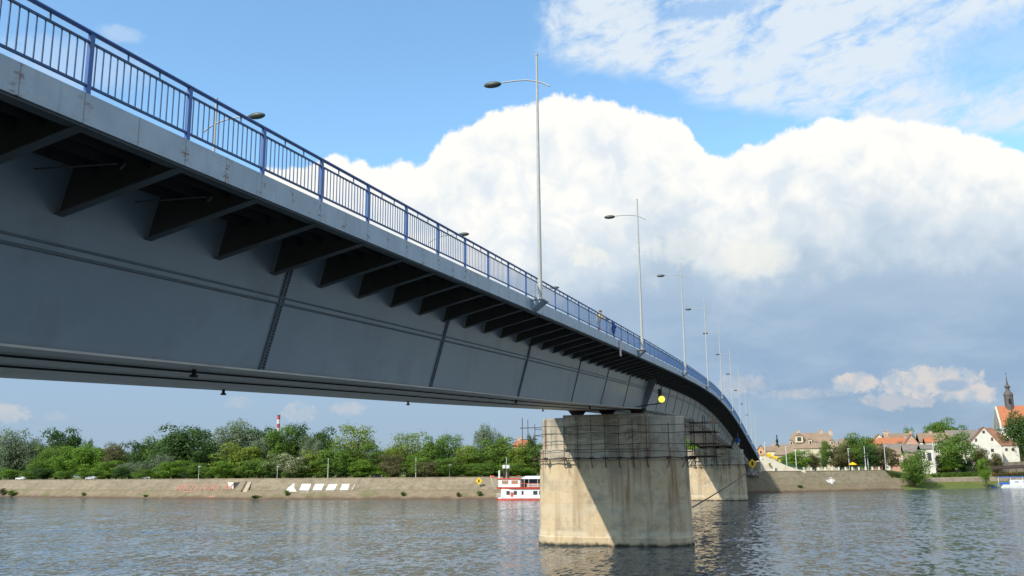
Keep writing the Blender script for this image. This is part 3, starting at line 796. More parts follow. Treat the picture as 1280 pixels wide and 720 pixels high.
scaffold(-26.7, -17.2, 268, 'dark scaffolding tubes round the top of the farther pier', (9.65, 11.2, 12.6), False)
# cable from near pier to far pier
a = atY(866, 634, 111.5); b = atY(934, 591, 262)
mb = MB(); n = 20; P = [a.lerp(b, k/n)-Vector((0, 0, .2*math.sin(math.pi*k/n))) for k in range(n+1)]
mb.path(P, .09, 6); tag(mb.build('mooring_cable', M_pipe, origin=a), 'long dark cable slanting from the near pier up to the farther pier', 'cable')
# abutment
ab = empty('bridge_abutment', (XC, 368, 7), 'grey concrete abutment under the far end of the bridge', 'abutment')
MB().box(XL+1, XR-.6, 364.5, 372, 3, 9.0).build('bearing_wall', M_cap, ab)
MB().box(XL+.2, XR-.1, 367, 374.5, 3, 11.55).build('wing_wall', M_cap, ab)

# ------------------------------------------------------------------ approach ramp at the far bank
rp = empty('approach_ramp', atY(980, 590, 384), 'cream walled road ramp descending to the right from the far bridge end', 'ramp')
top_px = [(950, 573.5), (957, 570.5), (966, 574), (976, 579), (986, 583), (996, 586.3), (1007, 588.8)]
Ys = [373, 374, 375.5, 377, 378.5, 380, 381.5]
mb = MB(); rings = []; tp = []
for (x, y), Y in zip(top_px, Ys):
    p = atY(x, y, Y); tp.append(p); rings.append([Vector((p.x, p.y, 6.5)), p, p+Vector((-5.5, 10, 0)), Vector((p.x-5.5, p.y+10, 6.5))])
mb.loft(rings); mb.build('retaining_wall', mat('cream_render', (.76, .68, .52), (.68, .60, .45), .4, .85, dirt=(.3, .25, .18)), rp)
mb = MB()
M_green = mat('green_railing', (.05, .16, .12), None, 1, .5)
for a, b in zip(tp, tp[1:]):
    for h in (.35, .7, 1.05): mb.tube(a+Vector((-.2, .3, h)), b+Vector((-.2, .3, h)), .05, n=6)
    for k in range(3):
        q = a.lerp(b, k/3)+Vector((-.2, .3, 0)); mb.tube(q, q+Vector((0, 0, 1.1)), .045, n=6)
mb.build('railing', M_green, rp)
# fence along the quay top, with white posts
fe = empty('quay_fence', (20, 400, 7.7), 'green tubular fence with stout white posts on top of the right quay wall', 'fence')
i0, i1 = idx(-2), iB
path = []
for i in range(i0, i1+1): p = off(i, 11.2); path.append(Vector((p.x, p.y, 7.68)))
def walk(path, step):
    out = [path[0]]; acc = 0
    for a, b in zip(path, path[1:]):
        L = (b-a).length; t = step-acc
        while t <= L: out.append(a.lerp(b, t/L)); t += step
        acc = (acc+L) % step
    return out
wp = walk(path, 3.6)
for p in wp:
    mb = MB(); mb.box(p.x-.32, p.x+.32, p.y-.32, p.y+.32, p.z, p.z+1.25); mb.box(p.x-.38, p.x+.38, p.y-.38, p.y+.38, p.z+1.25, p.z+1.38); mb.build('fence_post', mat('fence_post_white', (.66, .62, .54), None, 1, .8), fe)
for h in (.35, .7, 1.05):
    mb = MB(); mb.path([p+Vector((0, 0, h)) for p in wp], .05, 6); mb.build('fence_rail', M_green, fe)

# ------------------------------------------------------------------ trees
def leafmat(name, a, b, c=None):
    mt, nt, bs = newmat(name)
    g = nt.nodes.new('ShaderNodeNewGeometry'); rnd = V(nt, g.outputs['Random Per Island'])
    P = V(nt, g.outputs['Position'])
    f = (rnd*.55 + noise(nt, P, .35, 4, .6).ss(.3, .7)*.6).clamp()
    cc = mixc(nt, f, a, b)
    if c: cc = mixc(nt, (rnd*7.3).mod(1.0).gt(.62)*1.0*noise(nt, P, .2, 3).ss(.4, .6), cc, c)
    setc(nt, bs, cc); bs.inputs['Roughness'].default_value = .6; bs.inputs['Specular IOR Level'].default_value = .15
    tr = nt.nodes.new('ShaderNodeBsdfTranslucent'); nt.links.new(cc.s, tr.inputs[0])
    mx = nt.nodes.new('ShaderNodeMixShader'); mx.inputs[0].default_value = .36
    nt.links.new(bs.outputs[0], mx.inputs[1]); nt.links.new(tr.outputs[0], mx.inputs[2])
    nt.links.new(mx.outputs[0], nt.nodes['Material Output'].inputs[0])
    return mt
LM = {
 'dark': leafmat('leaf_dark', (.042, .088, .022), (.075, .135, .034)),
 'mid': leafmat('leaf_mid', (.085, .155, .024), (.14, .23, .036)),
 'bright': leafmat('leaf_bright', (.10, .195, .020), (.165, .275, .034)),
 'yellow': leafmat('leaf_yellowgreen', (.145, .21, .026), (.21, .27, .04)),
 'silver': leafmat('leaf_silver', (.13, .18, .095), (.21, .26, .155)),
 'brown': leafmat('leaf_brown', (.115, .115, .045), (.165, .15, .065)),
 'red': leafmat('leaf_red', (.13, .075, .045), (.10, .12, .035)),
 'blossom': leafmat('leaf_blossom', (.09, .15, .03), (.14, .19, .05), (.62, .57, .42)),
 'conifer': leafmat('leaf_conifer', (.022, .05, .03), (.035, .07, .04)),
}
M_bark = mat('bark', (.10, .075, .05), (.07, .05, .035), 2, .95)
def leafquad(V_, F_, c, n, s, rng):
    n = (n + Vector((rng.uniform(-.6, .6), rng.uniform(-.6, .6), rng.uniform(-.6, .6)))).normalized()
    a = n.orthogonal().normalized(); a.rotate(Matrix.Rotation(rng.uniform(0, 6.28), 3, n)); b = n.cross(a)
    k = len(V_); w_ = s*rng.uniform(.6, 1.2); h = s*rng.uniform(.6, 1.2)
    V_ += [c-a*w_, c-b*h*.8, c+a*w_, c+b*h*.8]; F_.append((k, k+1, k+2, k+3))
def crown_mesh(kind, seed, H=10.0, Wd=10.0):
    """crown of a unit tree: height 10, width 10, trunk base at 0"""
    rng = random.Random(seed); V_, F_ = [], []
    if kind == 'conifer':
        for k in range(3600):
            t = rng.random()**.75; z = 1+t*9; r = (1-t)*3.6*(.65+.35*math.sin(t*40)) + .1
            a = rng.uniform(0, 6.28); rr = r*math.sqrt(rng.uniform(.3, 1))
            leafquad(V_, F_, Vector((rr*math.cos(a), rr*math.sin(a), z)), Vector((math.cos(a), math.sin(a), .6)), .22, rng)
    else:
        P = {'round': (54, (1.5, 6.3), 4.05, 4.4, 5.0, 1.45, 7600, .17), 'bush': (60, (0, 5.0), 4.0, 4.7, 4.5, 1.35, 8000, .17),
             'sparse': (40, (1.5, 6.0), 4.2, 3.9, 5.6, 1.05, 3300, .15), 'willow': (50, (.3, 5.4), 3.8, 4.6, 4.9, 1.5, 7400, .16), 'tall': (44, (.3, 5.4), 3.5, 4.4, 5.2, 1.2, 6000, .15)}[kind]
        nb, _, rx, rz, cz, br, nl, ls = P
        blobs = []
        for i in range(nb):
            u = rng.uniform(-1, 1); a = rng.uniform(0, 6.28); q = rng.uniform(.62, 1.0) if i > nb*.22 else rng.uniform(.1, .6)
            s = math.sqrt(1-u*u); x, y, z = rx*q*s*math.cos(a), rx*q*s*math.sin(a), rz*q*u
            lump = 1+.22*math.sin(3*a+seed)+.12*math.sin(5*a+u*4+seed)
            x *= lump; y *= lump
            z = z*(1.0 if u > 0 else .9)*(1+.15*math.sin(2*a+seed*2))
            blobs.append((Vector((x*.86, y*.86, cz+z*.86)), br*rng.uniform(.55, 1.15)))
        tot = sum(b[1]**2 for b in blobs)
        for c, r in blobs:
            n = int(nl*r*r/tot)
            for k in range(n):
                d = Vector((rng.gauss(0, 1), rng.gauss(0, 1), rng.gauss(0, 1))).normalized()
                if d.z < -.3 and rng.random() < .6: d.z *= -1
                q = rng.uniform(.72, 1.08) if rng.random() < .8 else rng.uniform(1.05, 1.3)
                p = c+Vector((d.x*r*q, d.y*r*q, d.z*r*q*(.8 if kind != 'willow' else 1.25)))
                if kind == 'sparse': p += Vector((d.x, d.y, abs(d.z)*1.0))*rng.random()**3*1.2
                if p.z < .05: p.z = rng.uniform(.05, .8)
                leafquad(V_, F_, p, d, ls, rng)
        # wispy top twigs
        for k in range(130 if kind != 'sparse' else 260):
            c, r = rng.choice(blobs); d = Vector((rng.uniform(-.6, .6), rng.uniform(-.6, .6), 1)).normalized()
            for j in range(3): leafquad(V_, F_, c+d*(r*(.9+.16*j)), d, ls*.7, rng)
    me = bpy.data.meshes.new('crown_'+kind); me.from_pydata(V_, [], F_); me.materials.append(LM['mid']); me.update()
    return me
def trunk_mesh(kind, seed):
    rng = random.Random(seed+50); mb = MB()
    if kind == 'conifer': mb.tube((0, 0, 0), (0, 0, 9), .22, .04, 8)
    else:
        h = 4.0; mb.tube((0, 0, -.3), (.1, .05, h), .34, .2, 9)
        for k in range(7):
            a = k*.9+rng.uniform(-.3, .3); e = Vector((math.cos(a)*2.4, math.sin(a)*2.4, rng.uniform(5.5, 8.4))); s = Vector((.1, .05, rng.uniform(1.6, 3.9)))
            m_ = s.lerp(e, .5)+Vector((0, 0, .4)); mb.tube(s, m_, .14, .09, 6); mb.tube(m_, e, .09, .03, 6)
            for q in range(2):
                e2 = m_+Vector((rng.uniform(-1.6, 1.6), rng.uniform(-1.6, 1.6), rng.uniform(.8, 2.2))); mb.tube(m_, e2, .05, .02, 5)
    me = bpy.data.meshes.new('trunk_'+kind); me.from_pydata(mb.v, [], mb.f); me.materials.append(M_bark); me.update(); return me
PROTO = {}
for kd in ('round', 'bush', 'sparse', 'willow', 'tall', 'conifer'):
    PROTO[kd] = [(crown_mesh(kd, s), trunk_mesh(kd, s)) for s in ((1, 2, 3) if kd not in ('conifer', 'tall') else (1,))]
tcount = [0]
def tree(name, px, top, wpx, Y, kind, colr, label, zbase=None, group=None, cat='tree', flat=1.0):
    if px < 700:
        X_ = atY(px, 560, Y).x
        for _ in range(4):
            wy = next((a.y+(b.y-a.y)*(X_-a.x)/(b.x-a.x) for a, b in zip(WLs, WLs[1:]) if a.x <= X_ <= b.x), 280)
            X_ = atY(px, 560, wy+19+(Y-296)).x
        Y = wy+19+(Y-296)
    p = atY(px, top, Y); zb_ = gz(p.x, Y) if zbase is None else zbase
    H = (p.z-zb_); Z = (p-CP).dot(cF); W = wpx*Z/FPX
    k = tcount[0]; tcount[0] += 1
    cm, tm = PROTO[kind][k % len(PROTO[kind])]
    rt = empty(name, (p.x, Y, zb_-.1), label, cat, group)
    sx = W/(7.7 if kind != 'conifer' else 7.0); sz = (H+.1)*1.05/(9.9 if kind != 'conifer' else 10)
    for nm, me, mt in (('trunk', tm, M_bark), ('crown', cm, LM[colr])):
        o = bpy.data.objects.new(nm, me); col.objects.link(o); o.parent = rt
        o.scale = (sx, sx*flat, sz); o.rotation_euler = (0, 0, k*1.37 if abs(flat-1) < .01 else 0)
        if nm == 'trunk' and H < 4: o.scale = (sx*.5, sx*.5, sz*.7)
        o.material_slots[0].link = 'OBJECT'; o.material_slots[0].material = mt
    return rt
# left-bank wood: (px, top, width, Y, kind, colour, label)
LW = [
 (-25, 548, 60, 318, 'willow', 'silver', 'silvery willow cut by the left edge of the picture'),
 (22, 541, 50, 316, 'willow', 'silver', 'broad silvery willow at the far left of the wood'),
 (47, 547, 26, 322, 'willow', 'silver', 'narrow grey-green willow left of the dark round-headed tree'),
 (80, 534, 46, 330, 'round', 'dark', 'dark round-headed tree rising behind bright shrubs at far left'),
 (109, 550, 14, 330, 'round', 'dark', 'small dark treetop just right of the dark round-headed tree'),
 (5, 553, 30, 335, 'round', 'dark', 'dark treetop behind the willows at the far left edge'),
 (62, 555, 36, 309, 'bush', 'mid', 'mid green leafy tree in front of the dark round-headed tree'),
 (86, 557, 40, 306, 'bush', 'bright', 'bright green bushy tree below the dark round-headed tree'),
 (116, 553, 46, 308, 'bush', 'bright', 'widest bright green bushy tree left of the brownish tree'),
 (138, 574, 34, 303, 'bush', 'bright', 'low bright green bush right at the wall top left of the brownish tree'),
 (148, 554, 34, 312, 'round', 'brown', 'brownish green tree between bright bushes and dark trees'),
 (163, 578, 26, 303, 'willow', 'silver', 'low grey shrub below the brownish green tree'),
 (180, 550, 40, 312, 'round', 'dark', 'dark tree immediately left of the tallest dark green tree'),
 (198, 545, 44, 318, 'round', 'mid', 'green shoulder tree left behind the tallest dark green tree'),
 (178, 576, 22, 302, 'willow', 'silver', 'greyish low willow shrub in front of the dark trees'),
 (232, 530, 66, 312, 'round', 'dark', 'tallest dark green round tree of the left wood'),
 (262, 550, 44, 314, 'round', 'dark', 'dark tree on the right flank of the tallest dark green tree'),
 (207, 566, 26, 301, 'willow', 'silver', 'grey-leaved shrub left of the bright pointed bush'),
 (218, 574, 42, 298, 'bush', 'bright', 'bright green pointed bush beneath the tallest dark green tree'),
 (252, 578, 34, 298, 'bush', 'mid', 'mid green bush right of the bright pointed bush'),
 (300, 525, 56, 322, 'willow', 'silver', 'tall blue-grey rounded tree left of the striped chimney'),
 (331, 533, 40, 326, 'round', 'dark', 'dark tree between the blue-grey tree and the chimney'),
 (276, 552, 26, 318, 'willow', 'silver', 'grey-green tree below the left flank of the blue-grey tree'),
 (300, 552, 58, 304, 'bush', 'yellow', 'yellow-green tree in front of the tall blue-grey tree'),
 (326, 546, 34, 312, 'willow', 'silver', 'pale willow top below the dark tree left of the chimney'),
 (284, 576, 40, 298, 'bush', 'bright', 'bright green bush above the red lettering'),
 (325, 572, 44, 299, 'bush', 'mid', 'green bush above the dark niche and stairs'),
 (352, 531, 42, 316, 'round', 'mid', 'rounded green tree directly under the striped chimney'),
 (376, 531, 44, 322, 'round', 'dark', 'dark tree right of the striped chimney'),
 (402, 535, 38, 320, 'round', 'dark', 'dark tree next to the feathery sparse tree'),
 (390, 546, 30, 312, 'willow', 'silver', 'small pale grey tree below the dark trees right of the chimney'),
 (345, 567, 30, 301, 'round', 'blossom', 'smaller cream-blossomed tree above the stairs'),
 (368, 567, 42, 298, 'bush', 'blossom', 'larger cream-blossomed tree left of the first lamp post'),
 (398, 560, 46, 304, 'bush', 'yellow', 'yellow-green tree behind the first white lamp post'),
 (446, 533, 58, 308, 'sparse', 'yellow', 'tallest feathery sparse tree with sky showing through'),
 (424, 556, 50, 300, 'bush', 'mid', 'mid green tree just right of the first white lamp post'),
 (470, 552, 46, 304, 'sparse', 'mid', 'open-crowned green tree under the bridge between the sparse ones'),
 (455, 574, 44, 297, 'bush', 'bright', 'bright green bush low under the tallest feathery tree'),
 (490, 557, 36, 308, 'round', 'yellow', 'yellowish tree left of the orange-brown tree'),
 (492, 566, 34, 298, 'bush', 'brown', 'orange-brown tree left of the second white lamp post'),
 (510, 542, 46, 306, 'sparse', 'yellow', 'feathery sparse tree behind the second white lamp post'),
 (523, 568, 34, 297, 'bush', 'bright', 'green bush right beside the second white lamp post'),
 (545, 544, 36, 306, 'round', 'mid', 'upright green tree right of the second white lamp post'),
 (566, 544, 34, 308, 'sparse', 'mid', 'thin-topped green tree left of the blue-green treetop'),
 (536, 574, 36, 296, 'bush', 'brown', 'low olive-brown bush between second lamp post and yellow diamond sign'),
 (562, 570, 40, 296, 'bush', 'mid', 'low green bush above the wall left of the yellow diamond sign'),
 (588, 556, 48, 302, 'bush', 'yellow', 'yellow-green tree above the yellow diamond sign'),
 (606, 530, 26, 330, 'willow', 'silver', 'isolated blue-green treetop standing highest near the pier'),
 (623, 539, 16, 330, 'willow', 'silver', 'little blue-green treetop right of the highest one near the pier'),
 (618, 546, 50, 304, 'bush', 'mid', 'dense green tree left behind the white riverboat'),
 (642, 554, 40, 304, 'bush', 'yellow', 'dense yellow-green tree behind the white riverboat funnels'),
 (668, 550, 46, 306, 'bush', 'mid', 'green tree against the left side of the near pier'),
 (665, 544, 14, 330, 'round', 'dark', 'small dark treetop seen behind the scaffolding end'),
 (605, 576, 40, 296, 'bush', 'mid', 'low green bush just right of the yellow diamond sign'),
 (640, 578, 46, 296, 'bush', 'bright', 'low bright bush behind the riverboat wheelhouse'),
 (700, 552, 60, 306, 'bush', 'mid', 'green tree hidden behind the near pier'),
 (760, 554, 70, 320, 'bush', 'mid', 'broad green tree hidden behind the middle of the near pier'),
 (860, 536, 30, 400, 'round', 'bright', 'bright green treetop glimpsed between the two piers'),
]
for a in LW:
    px, top, wd, Y, kd, cl, lb = a
    tree('conifer' if kd == 'conifer' else ('bush' if kd == 'bush' and top > 565 else 'tree'), px, top, wd*1.12, Y, kd, cl, lb, group='trees of the left bank wood')
# undergrowth along the foot of the wood
for k in range(30):
    px = -8+23*k+((k*37) % 11)-5; tp = 582+((k*17) % 7)
    tree('bush', px, tp, 30, 297+((k*7) % 4), 'bush', ('mid', 'bright', 'mid', 'dark')[k % 4], 'low leafy undergrowth bush at the foot of the left bank wood', group='undergrowth bushes of the left bank wood', cat='bush')
# dense back rows filling the wood
for k in range(17):
    px = -10+44*k+((k*53) % 17)-8; tp = 557+((k*31) % 9)
    tree('tree', px, tp, 74, 345+(k*13) % 11, 'bush', ('mid', 'dark')[k % 2], 'background tree of the wood, hidden behind the front rows of the left bank', group='back row of the left bank wood')
RT = [
 (997, 561, 34, 404, 'bush', 'bright', 'bright green tree in the park left of the dark column tree'),
 (1018, 566, 20, 406, 'bush', 'brown', 'brownish small tree beside the green column tree'),
 (1028, 547, 18, 404, 'tall', 'mid', 'narrow column-shaped green tree in front of the long brown roof'),
 (1030, 571, 10, 398, 'tall', 'dark', 'small dark pointed shrub standing at the quay fence'),
 (1047, 555, 34, 408, 'bush', 'brown', 'rounded olive tree right of the column-shaped tree'),
 (1070, 542, 40, 420, 'round', 'mid', 'tallest park tree with a domed top right of the long brown roof'),
 (1062, 556, 40, 414, 'bush', 'mid', 'green tree in front of the tallest park tree'),
 (1084, 556, 30, 412, 'bush', 'dark', 'dark green tree behind the pair of white lamp posts'),
 (1102, 554, 34, 416, 'bush', 'brown', 'dark brownish tree left of the small pink house'),
 (1122, 552, 14, 470, 'round', 'dark', 'small dark tree in front of the grey roof'),
 (1137, 535, 16, 640, 'round', 'mid', 'small treetop peeking over the brown town roofs'),
 (1174, 523, 34, 640, 'round', 'mid', 'large rounded hilltop tree behind the town roofs'),
 (1196, 531, 30, 650, 'round', 'mid', 'low hilltop tree sloping right of the large hilltop tree'),
 (1187, 541, 46, 452, 'round', 'mid', 'big horse chestnut with dense round crown left of the white gabled house'),
 (1180, 570, 30, 450, 'bush', 'bright', 'bright green shrub under the horse chestnut'),
 (1222, 557, 26, 470, 'bush', 'red', 'reddish brown shrub before the white gabled house'),
 (1244, 566, 20, 468, 'bush', 'brown', 'olive shrub right below the white gabled house'),
 (1272, 514, 34, 500, 'round', 'dark', 'dark tree at the right edge below the orange church roof'),
 (971, 546, 13, 520, 'conifer', 'conifer', 'dark pointed conifer beside the long brown roof'),
 (963, 571, 14, 430, 'bush', 'mid', 'low green tree behind the yellow direction boards'),
 (980, 567, 16, 420, 'bush', 'mid', 'low green tree left of the bright park tree'),
 (1205, 572, 20, 455, 'bush', 'dark', 'dark shrub at the right foot of the horse chestnut'),
]
for px, top, wd, Y, kd, cl, lb in RT:
    tree('conifer' if kd == 'conifer' else 'tree', px, top, wd*1.1, Y, kd, cl, lb, group='trees of the right bank')
tree('willow', 1140, 561, 38, 411, 'bush', 'mid', 'big green willow bush at the waterline at the right end of the quay wall', zbase=.4)
tree('bush', 1229, 569, 22, 432, 'tall', 'bright', 'upright bright green bush at the water left of the blue and white boat', zbase=.6, cat='bush')
# hedges and low plants on the wall foot
def lowplant(px, py, wpx, hpx, colr, label, Z=.8, name='shrub'):
    p = hit(BV_L, px, py, 0) if px < 680 else (hit(BV_R, px, py, 0) or atZ(px, py, Z))
    if p is None: p = atZ(px, py, Z)
    Zc = (p-CP).dot(cF); W = wpx*Zc/FPX; H = hpx*Zc/FPX
    k = tcount[0]; tcount[0] += 1
    rt = empty(name, p, label, 'shrub'); cm, tm = PROTO['bush'][k % 3]
    o = bpy.data.objects.new('foliage', cm); col.objects.link(o); o.parent = rt
    o.scale = (W/9, W/9, H/9.5); o.material_slots[0].link = 'OBJECT'; o.material_slots[0].material = LM[colr]
lowplant(15, 620, 14, 8, 'mid', 'green weed clump at the waterline at the far left edge')
lowplant(3, 619, 12, 9, 'brown', 'brownish reed clump at the waterline cut by the left edge')
lowplant(104, 620, 7, 5, 'mid', 'small green bush at the water below the brownish tree')
lowplant(182, 621, 8, 3, 'mid', 'flat green weed patch at the waterline left of the red letters')
lowplant(319, 622, 16, 3, 'mid', 'long low weed patch at the foot of the stairs')
lowplant(358, 620, 8, 8, 'mid', 'round green bush below the white sail-shaped letter')
lowplant(504, 620, 8, 6, 'mid', 'round green bush on the ledge below the second lamp post')
lowplant(573, 621, 8, 6, 'brown', 'small brownish bush left of the yellow diamond sign')
lowplant(599, 620, 9, 7, 'mid', 'green bush on the ledge below the yellow diamond sign')
lowplant(1000, 609, 9, 3, 'mid', 'small weed tuft in the middle of the right quay wall')
hd = empty('hedge', atY(1190, 596, 432), 'clipped green hedge between the garden wall and the low terrace wall', 'hedge')
for k in range(9):
    p = atY(1168+k*6.4, 595, 434+k*2.2); z = gz(p.x, p.y)
    o = bpy.data.objects.new('foliage', PROTO['bush'][k % 3][0]); col.objects.link(o); o.parent = hd
    o.location = Vector((p.x, p.y, z-.1))-Vector(hd.location); o.scale = (.36, .3, .22); o.material_slots[0].link = 'OBJECT'; o.material_slots[0].material = LM['mid']

# ------------------------------------------------------------------ white lamp posts / poles on the banks
M_pole = mat('white_post', (.52, .54, .52), (.46, .48, .46), 1, .5)
def post(px, top, bot, Y, label, bracket=True, thick=.13, group='lamp posts on the banks'):
    t = atY(px, top, Y); b = atY(px, bot, Y); b.x = t.x
    rt = empty('lamp_post', b, label, 'lamp post', group)
    mb = MB(); mb.tube(b-Vector((0, 0, .5)), t, thick*1.25, thick*.85, 8); mb.build('pole', M_pole, rt)
    if bracket:
        mb = MB(); mb.box(t.x-.1, t.x+.75, Y-.2, Y+.2, t.z-.08, t.z+.16); mb.box(t.x-.35, t.x+.2, Y-.12, Y+.12, t.z-.25, t.z+.05); mb.build('lamp_head', M_galv, rt)
post(410.5, 573, 600, 292, 'first white lamp post on the left quay, above the white letters', False)
post(520, 572, 600, 292, 'second white lamp post on the left quay, right of the orange-brown tree', False)
post(633, 571.5, 599, 292, 'third white lamp post on the left quay, behind the riverboat', False)
post(249, 583, 600, 293, 'short grey lamp post among bushes above the red lettering', True, .08)
post(347, 583, 600, 293, 'short grey lamp post below the blossomed trees', True, .08)
post(562, 581, 599, 292, 'short thin lamp post left of the yellow diamond sign', True, .08)
post(955.5, 553, 573, 385, 'lamp post right at the far end of the bridge', True, .15)
post(982, 557, 584, 395, 'white lamp post left of the bright park tree', False, .15)
post(994, 561.5, 588, 393, 'leaning white lamp post in front of the bright park tree', False, .15)
post(1060, 561, 587, 404, 'white lamp post left of the yellow parasol', True, .15)
post(1080, 557.5, 585.5, 407, 'taller of the two white posts standing close together', False, .15)
post(1084, 567, 585.5, 408, 'shorter of the two white posts standing close together', False, .17)
post(1105, 557, 585.5, 411, 'white lamp post right of the pair of posts', True, .15)
post(1165.5, 553, 583, 440, 'white lamp post beside the white house left of the horse chestnut', False, .2)
post(1206, 562, 578, 452, 'white post at the right side of the horse chestnut', False, .2)
# chimney far behind the wood
cp = atY(348.5, 519, 1250); cz = 5
ch = empty('factory_chimney', (cp.x, cp.y, cz), 'red and white striped factory chimney far behind the left wood', 'chimney')
Hh = cp.z-cz; mb1 = MB(); z = Hh; k = 0
while z > .1:
    z1_ = max(z-6.5, 0); mb1.tube((cp.x, cp.y, cz+z1_), (cp.x, cp.y, cz+z), 3.1-.9*z1_/Hh, 3.1-.9*z/Hh, 16, mi=k % 2, caps=False); z = z1_; k += 1
mb1.build('stack', [mat('chimney_red', (.42, .07, .06), None, .1, .8), mat('chimney_white', (.62, .60, .56), None, .1, .8)], ch)
mb1 = MB(); mb1.lathe((cp.x, cp.y, cp.z-.4), [(2.4, 0), (2.5, .4), (2.3, .6)], 16); mb1.build('rim', M_dark, ch)

# ------------------------------------------------------------------ buildings
def rooftile(name, c1, c2, c3=None):
    mt, nt, b = newmat(name); P = coord(nt); x, y, z = sep(nt, P)
    c = mixc(nt, noise(nt, P, .35, 6, .7).ss(.3, .7), c1, c2)
    c = mixc(nt, ((z*3.2).mod(1.0)).lt(.22)*.35, c, tuple(v*.5 for v in c1))
    c = mixc(nt, noise(nt, P, 2.5, 4, .7).ss(.5, .7)*.4, c, c3 or tuple(v*.6 for v in c1))
    setc(nt, b, c); b.inputs['Roughness'].default_value = .9; b.inputs['Specular IOR Level'].default_value = .15
    return mt
RF = {'brown': rooftile('roof_brown', (.22, .15, .10), (.27, .20, .14)), 'tan': rooftile('roof_tan', (.29, .21, .145), (.22, .165, .115)),
      'orange': rooftile('roof_orange', (.43, .165, .08), (.34, .135, .07)), 'grey': rooftile('roof_grey', (.22, .19, .165), (.17, .15, .13)), 'red': rooftile('roof_redbrown', (.20, .10, .065), (.26, .14, .09))}
WM = {'white': mat('wall_white', (.66, .63, .55), (.58, .55, .47), .4, .85, dirt=(.5, .46, .38), ds=.2), 'cream': mat('wall_cream', (.60, .52, .38), (.54, .46, .33), .4, .85),
      'pink': mat('wall_pink', (.50, .28, .20), (.44, .25, .18), .4, .85), 'orange': mat('wall_orange', (.58, .30, .13), (.5, .26, .12), .4, .85), 'tan': mat('wall_tan', (.42, .34, .25), (.36, .29, .21), .4, .85)}
def house(px0, px1, Y, eave, ridge, depth, axis, wall, roof, label, wins=(), chim=(), name='house', hipL=0, hipR=0, dorm=(), ridge_px=None, zbase=None, over=.35, cat='house'):
    a = atY(px0, eave, Y); b = atY(px1, eave, Y); x0, x1 = a.x, b.x; ze = (a.z+b.z)/2
    zr = atY((px0+px1)/2, ridge, Y+(depth/2 if axis == 'x' else 0)).z
    zb_ = min(gz(x0, Y), gz(x1, Y), gz(x0, Y+depth), gz(x1, Y+depth))-.5 if zbase is None else zbase
    rt = empty(name, ((x0+x1)/2, Y, zb_), label, cat)
    y0, y1 = Y, Y+depth; xm = (x0+x1)/2 if ridge_px is None else atY(ridge_px, ridge, Y).x; ym = (y0+y1)/2
    mb = MB()
    if axis == 'y':   # gable faces the river
        mb.add([(x0, y0, zb_), (x1, y0, zb_), (x1, y0, ze), (xm, y0, zr-.15), (x0, y0, ze), (x0, y1, zb_), (x1, y1, zb_), (x1, y1, ze), (xm, y1, zr-.15), (x0, y1, ze)], [(0,1,2,3,4), (6,5,9,8,7), (1,6,7,2), (5,0,4,9), (2,7,8,3), (9,4,3,8), (5,6,1,0)])
    else:
        mb.add([(x0, y0, zb_), (x1, y0, zb_), (x1, y0, ze), (x0, y0, ze), (x0, y1, zb_), (x1, y1, zb_), (x1, y1, ze), (x0, y1, ze), (x0+hipL, ym, zr-.15), (x1-hipR, ym, zr-.15)], [(0,1,2,3), (5,4,7,6), (1,5,6,9,2), (4,0,3,8,7), (2,9,8,3), (6,7,8,9), (4,5,1,0)])
    mb.build('wall', WM[wall], rt)
    mb = MB(); t = .22
    if axis == 'y':
        for s, xe in ((-1, x0), (1, x1)):
            dx = xe-xm; k_ = over/abs(dx); xo = xe+s*over; zo = ze-(zr-ze)*k_
            mb.hexa([(xo, y0-over, zo), (xm, y0-over, zr), (xm, y1+over, zr), (xo, y1+over, zo), (xo, y0-over, zo+t), (xm, y0-over, zr+t), (xm, y1+over, zr+t), (xo, y1+over, zo+t)] if s < 0 else
                    [(xm, y0-over, zr), (xo, y0-over, zo), (xo, y1+over, zo), (xm, y1+over, zr), (xm, y0-over, zr+t), (xo, y0-over, zo+t), (xo, y1+over, zo+t), (xm, y1+over, zr+t)])
    else:
        k_ = over/(depth/2); zo = ze-(zr-ze)*k_
        xl, xr_ = x0-over, x1+over
        V8 = [(xl, y0-over, zo+t), (xr_, y0-over, zo+t), (x1-hipR+(over if not hipR else 0), ym, zr+t), (x0+hipL-(over if not hipL else 0), ym, zr+t), (xr_, y1+over, zo+t), (xl, y1+over, zo+t)]
        mb.add(V8+[(x, y, z-t) for x, y, z in V8], [(0,1,2,3), (3,2,4,5), (1,4,2), (5,0,3), (9,8,7,6), (11,10,8,9), (8,10,7), (9,6,11), (0,6,7,1), (4,10,11,5), (1,7,10,4), (5,11,6,0)])
    rf = mb.build('roof', RF[roof], rt)
    for (cx, cw, ch_) in chim:
        p = atY(cx, ridge, ym if axis == 'x' else Y+3); c = MB(); c.box(p.x-cw/2, p.x+cw/2, p.y-.5, p.y+.5, zr-1.6, zr+ch_); c.box(p.x-cw/2-.1, p.x+cw/2+.1, p.y-.6, p.y+.6, zr+ch_, zr+ch_+.18)
        c.build('chimney', mat('chimney_brick', (.5, .42, .33), (.36, .22, .15), 1, .9), rf)
    for (wx, wy, ww, wh) in wins:    # px centre, metres
        p = atY(wx, wy, y0); f = MB(); f.box(p.x-ww/2-.12, p.x+ww/2+.12, y0-.07, y0+.05, p.z-wh/2-.12, p.z+wh/2+.12); fo = f.build('window', M_white if wall != 'white' else WM['tan'], rt)
        g = MB(); g.box(p.x-ww/2, p.x+ww/2, y0-.10, y0+.02, p.z-wh/2, p.z+wh/2); g.build('pane', M_glass, fo)
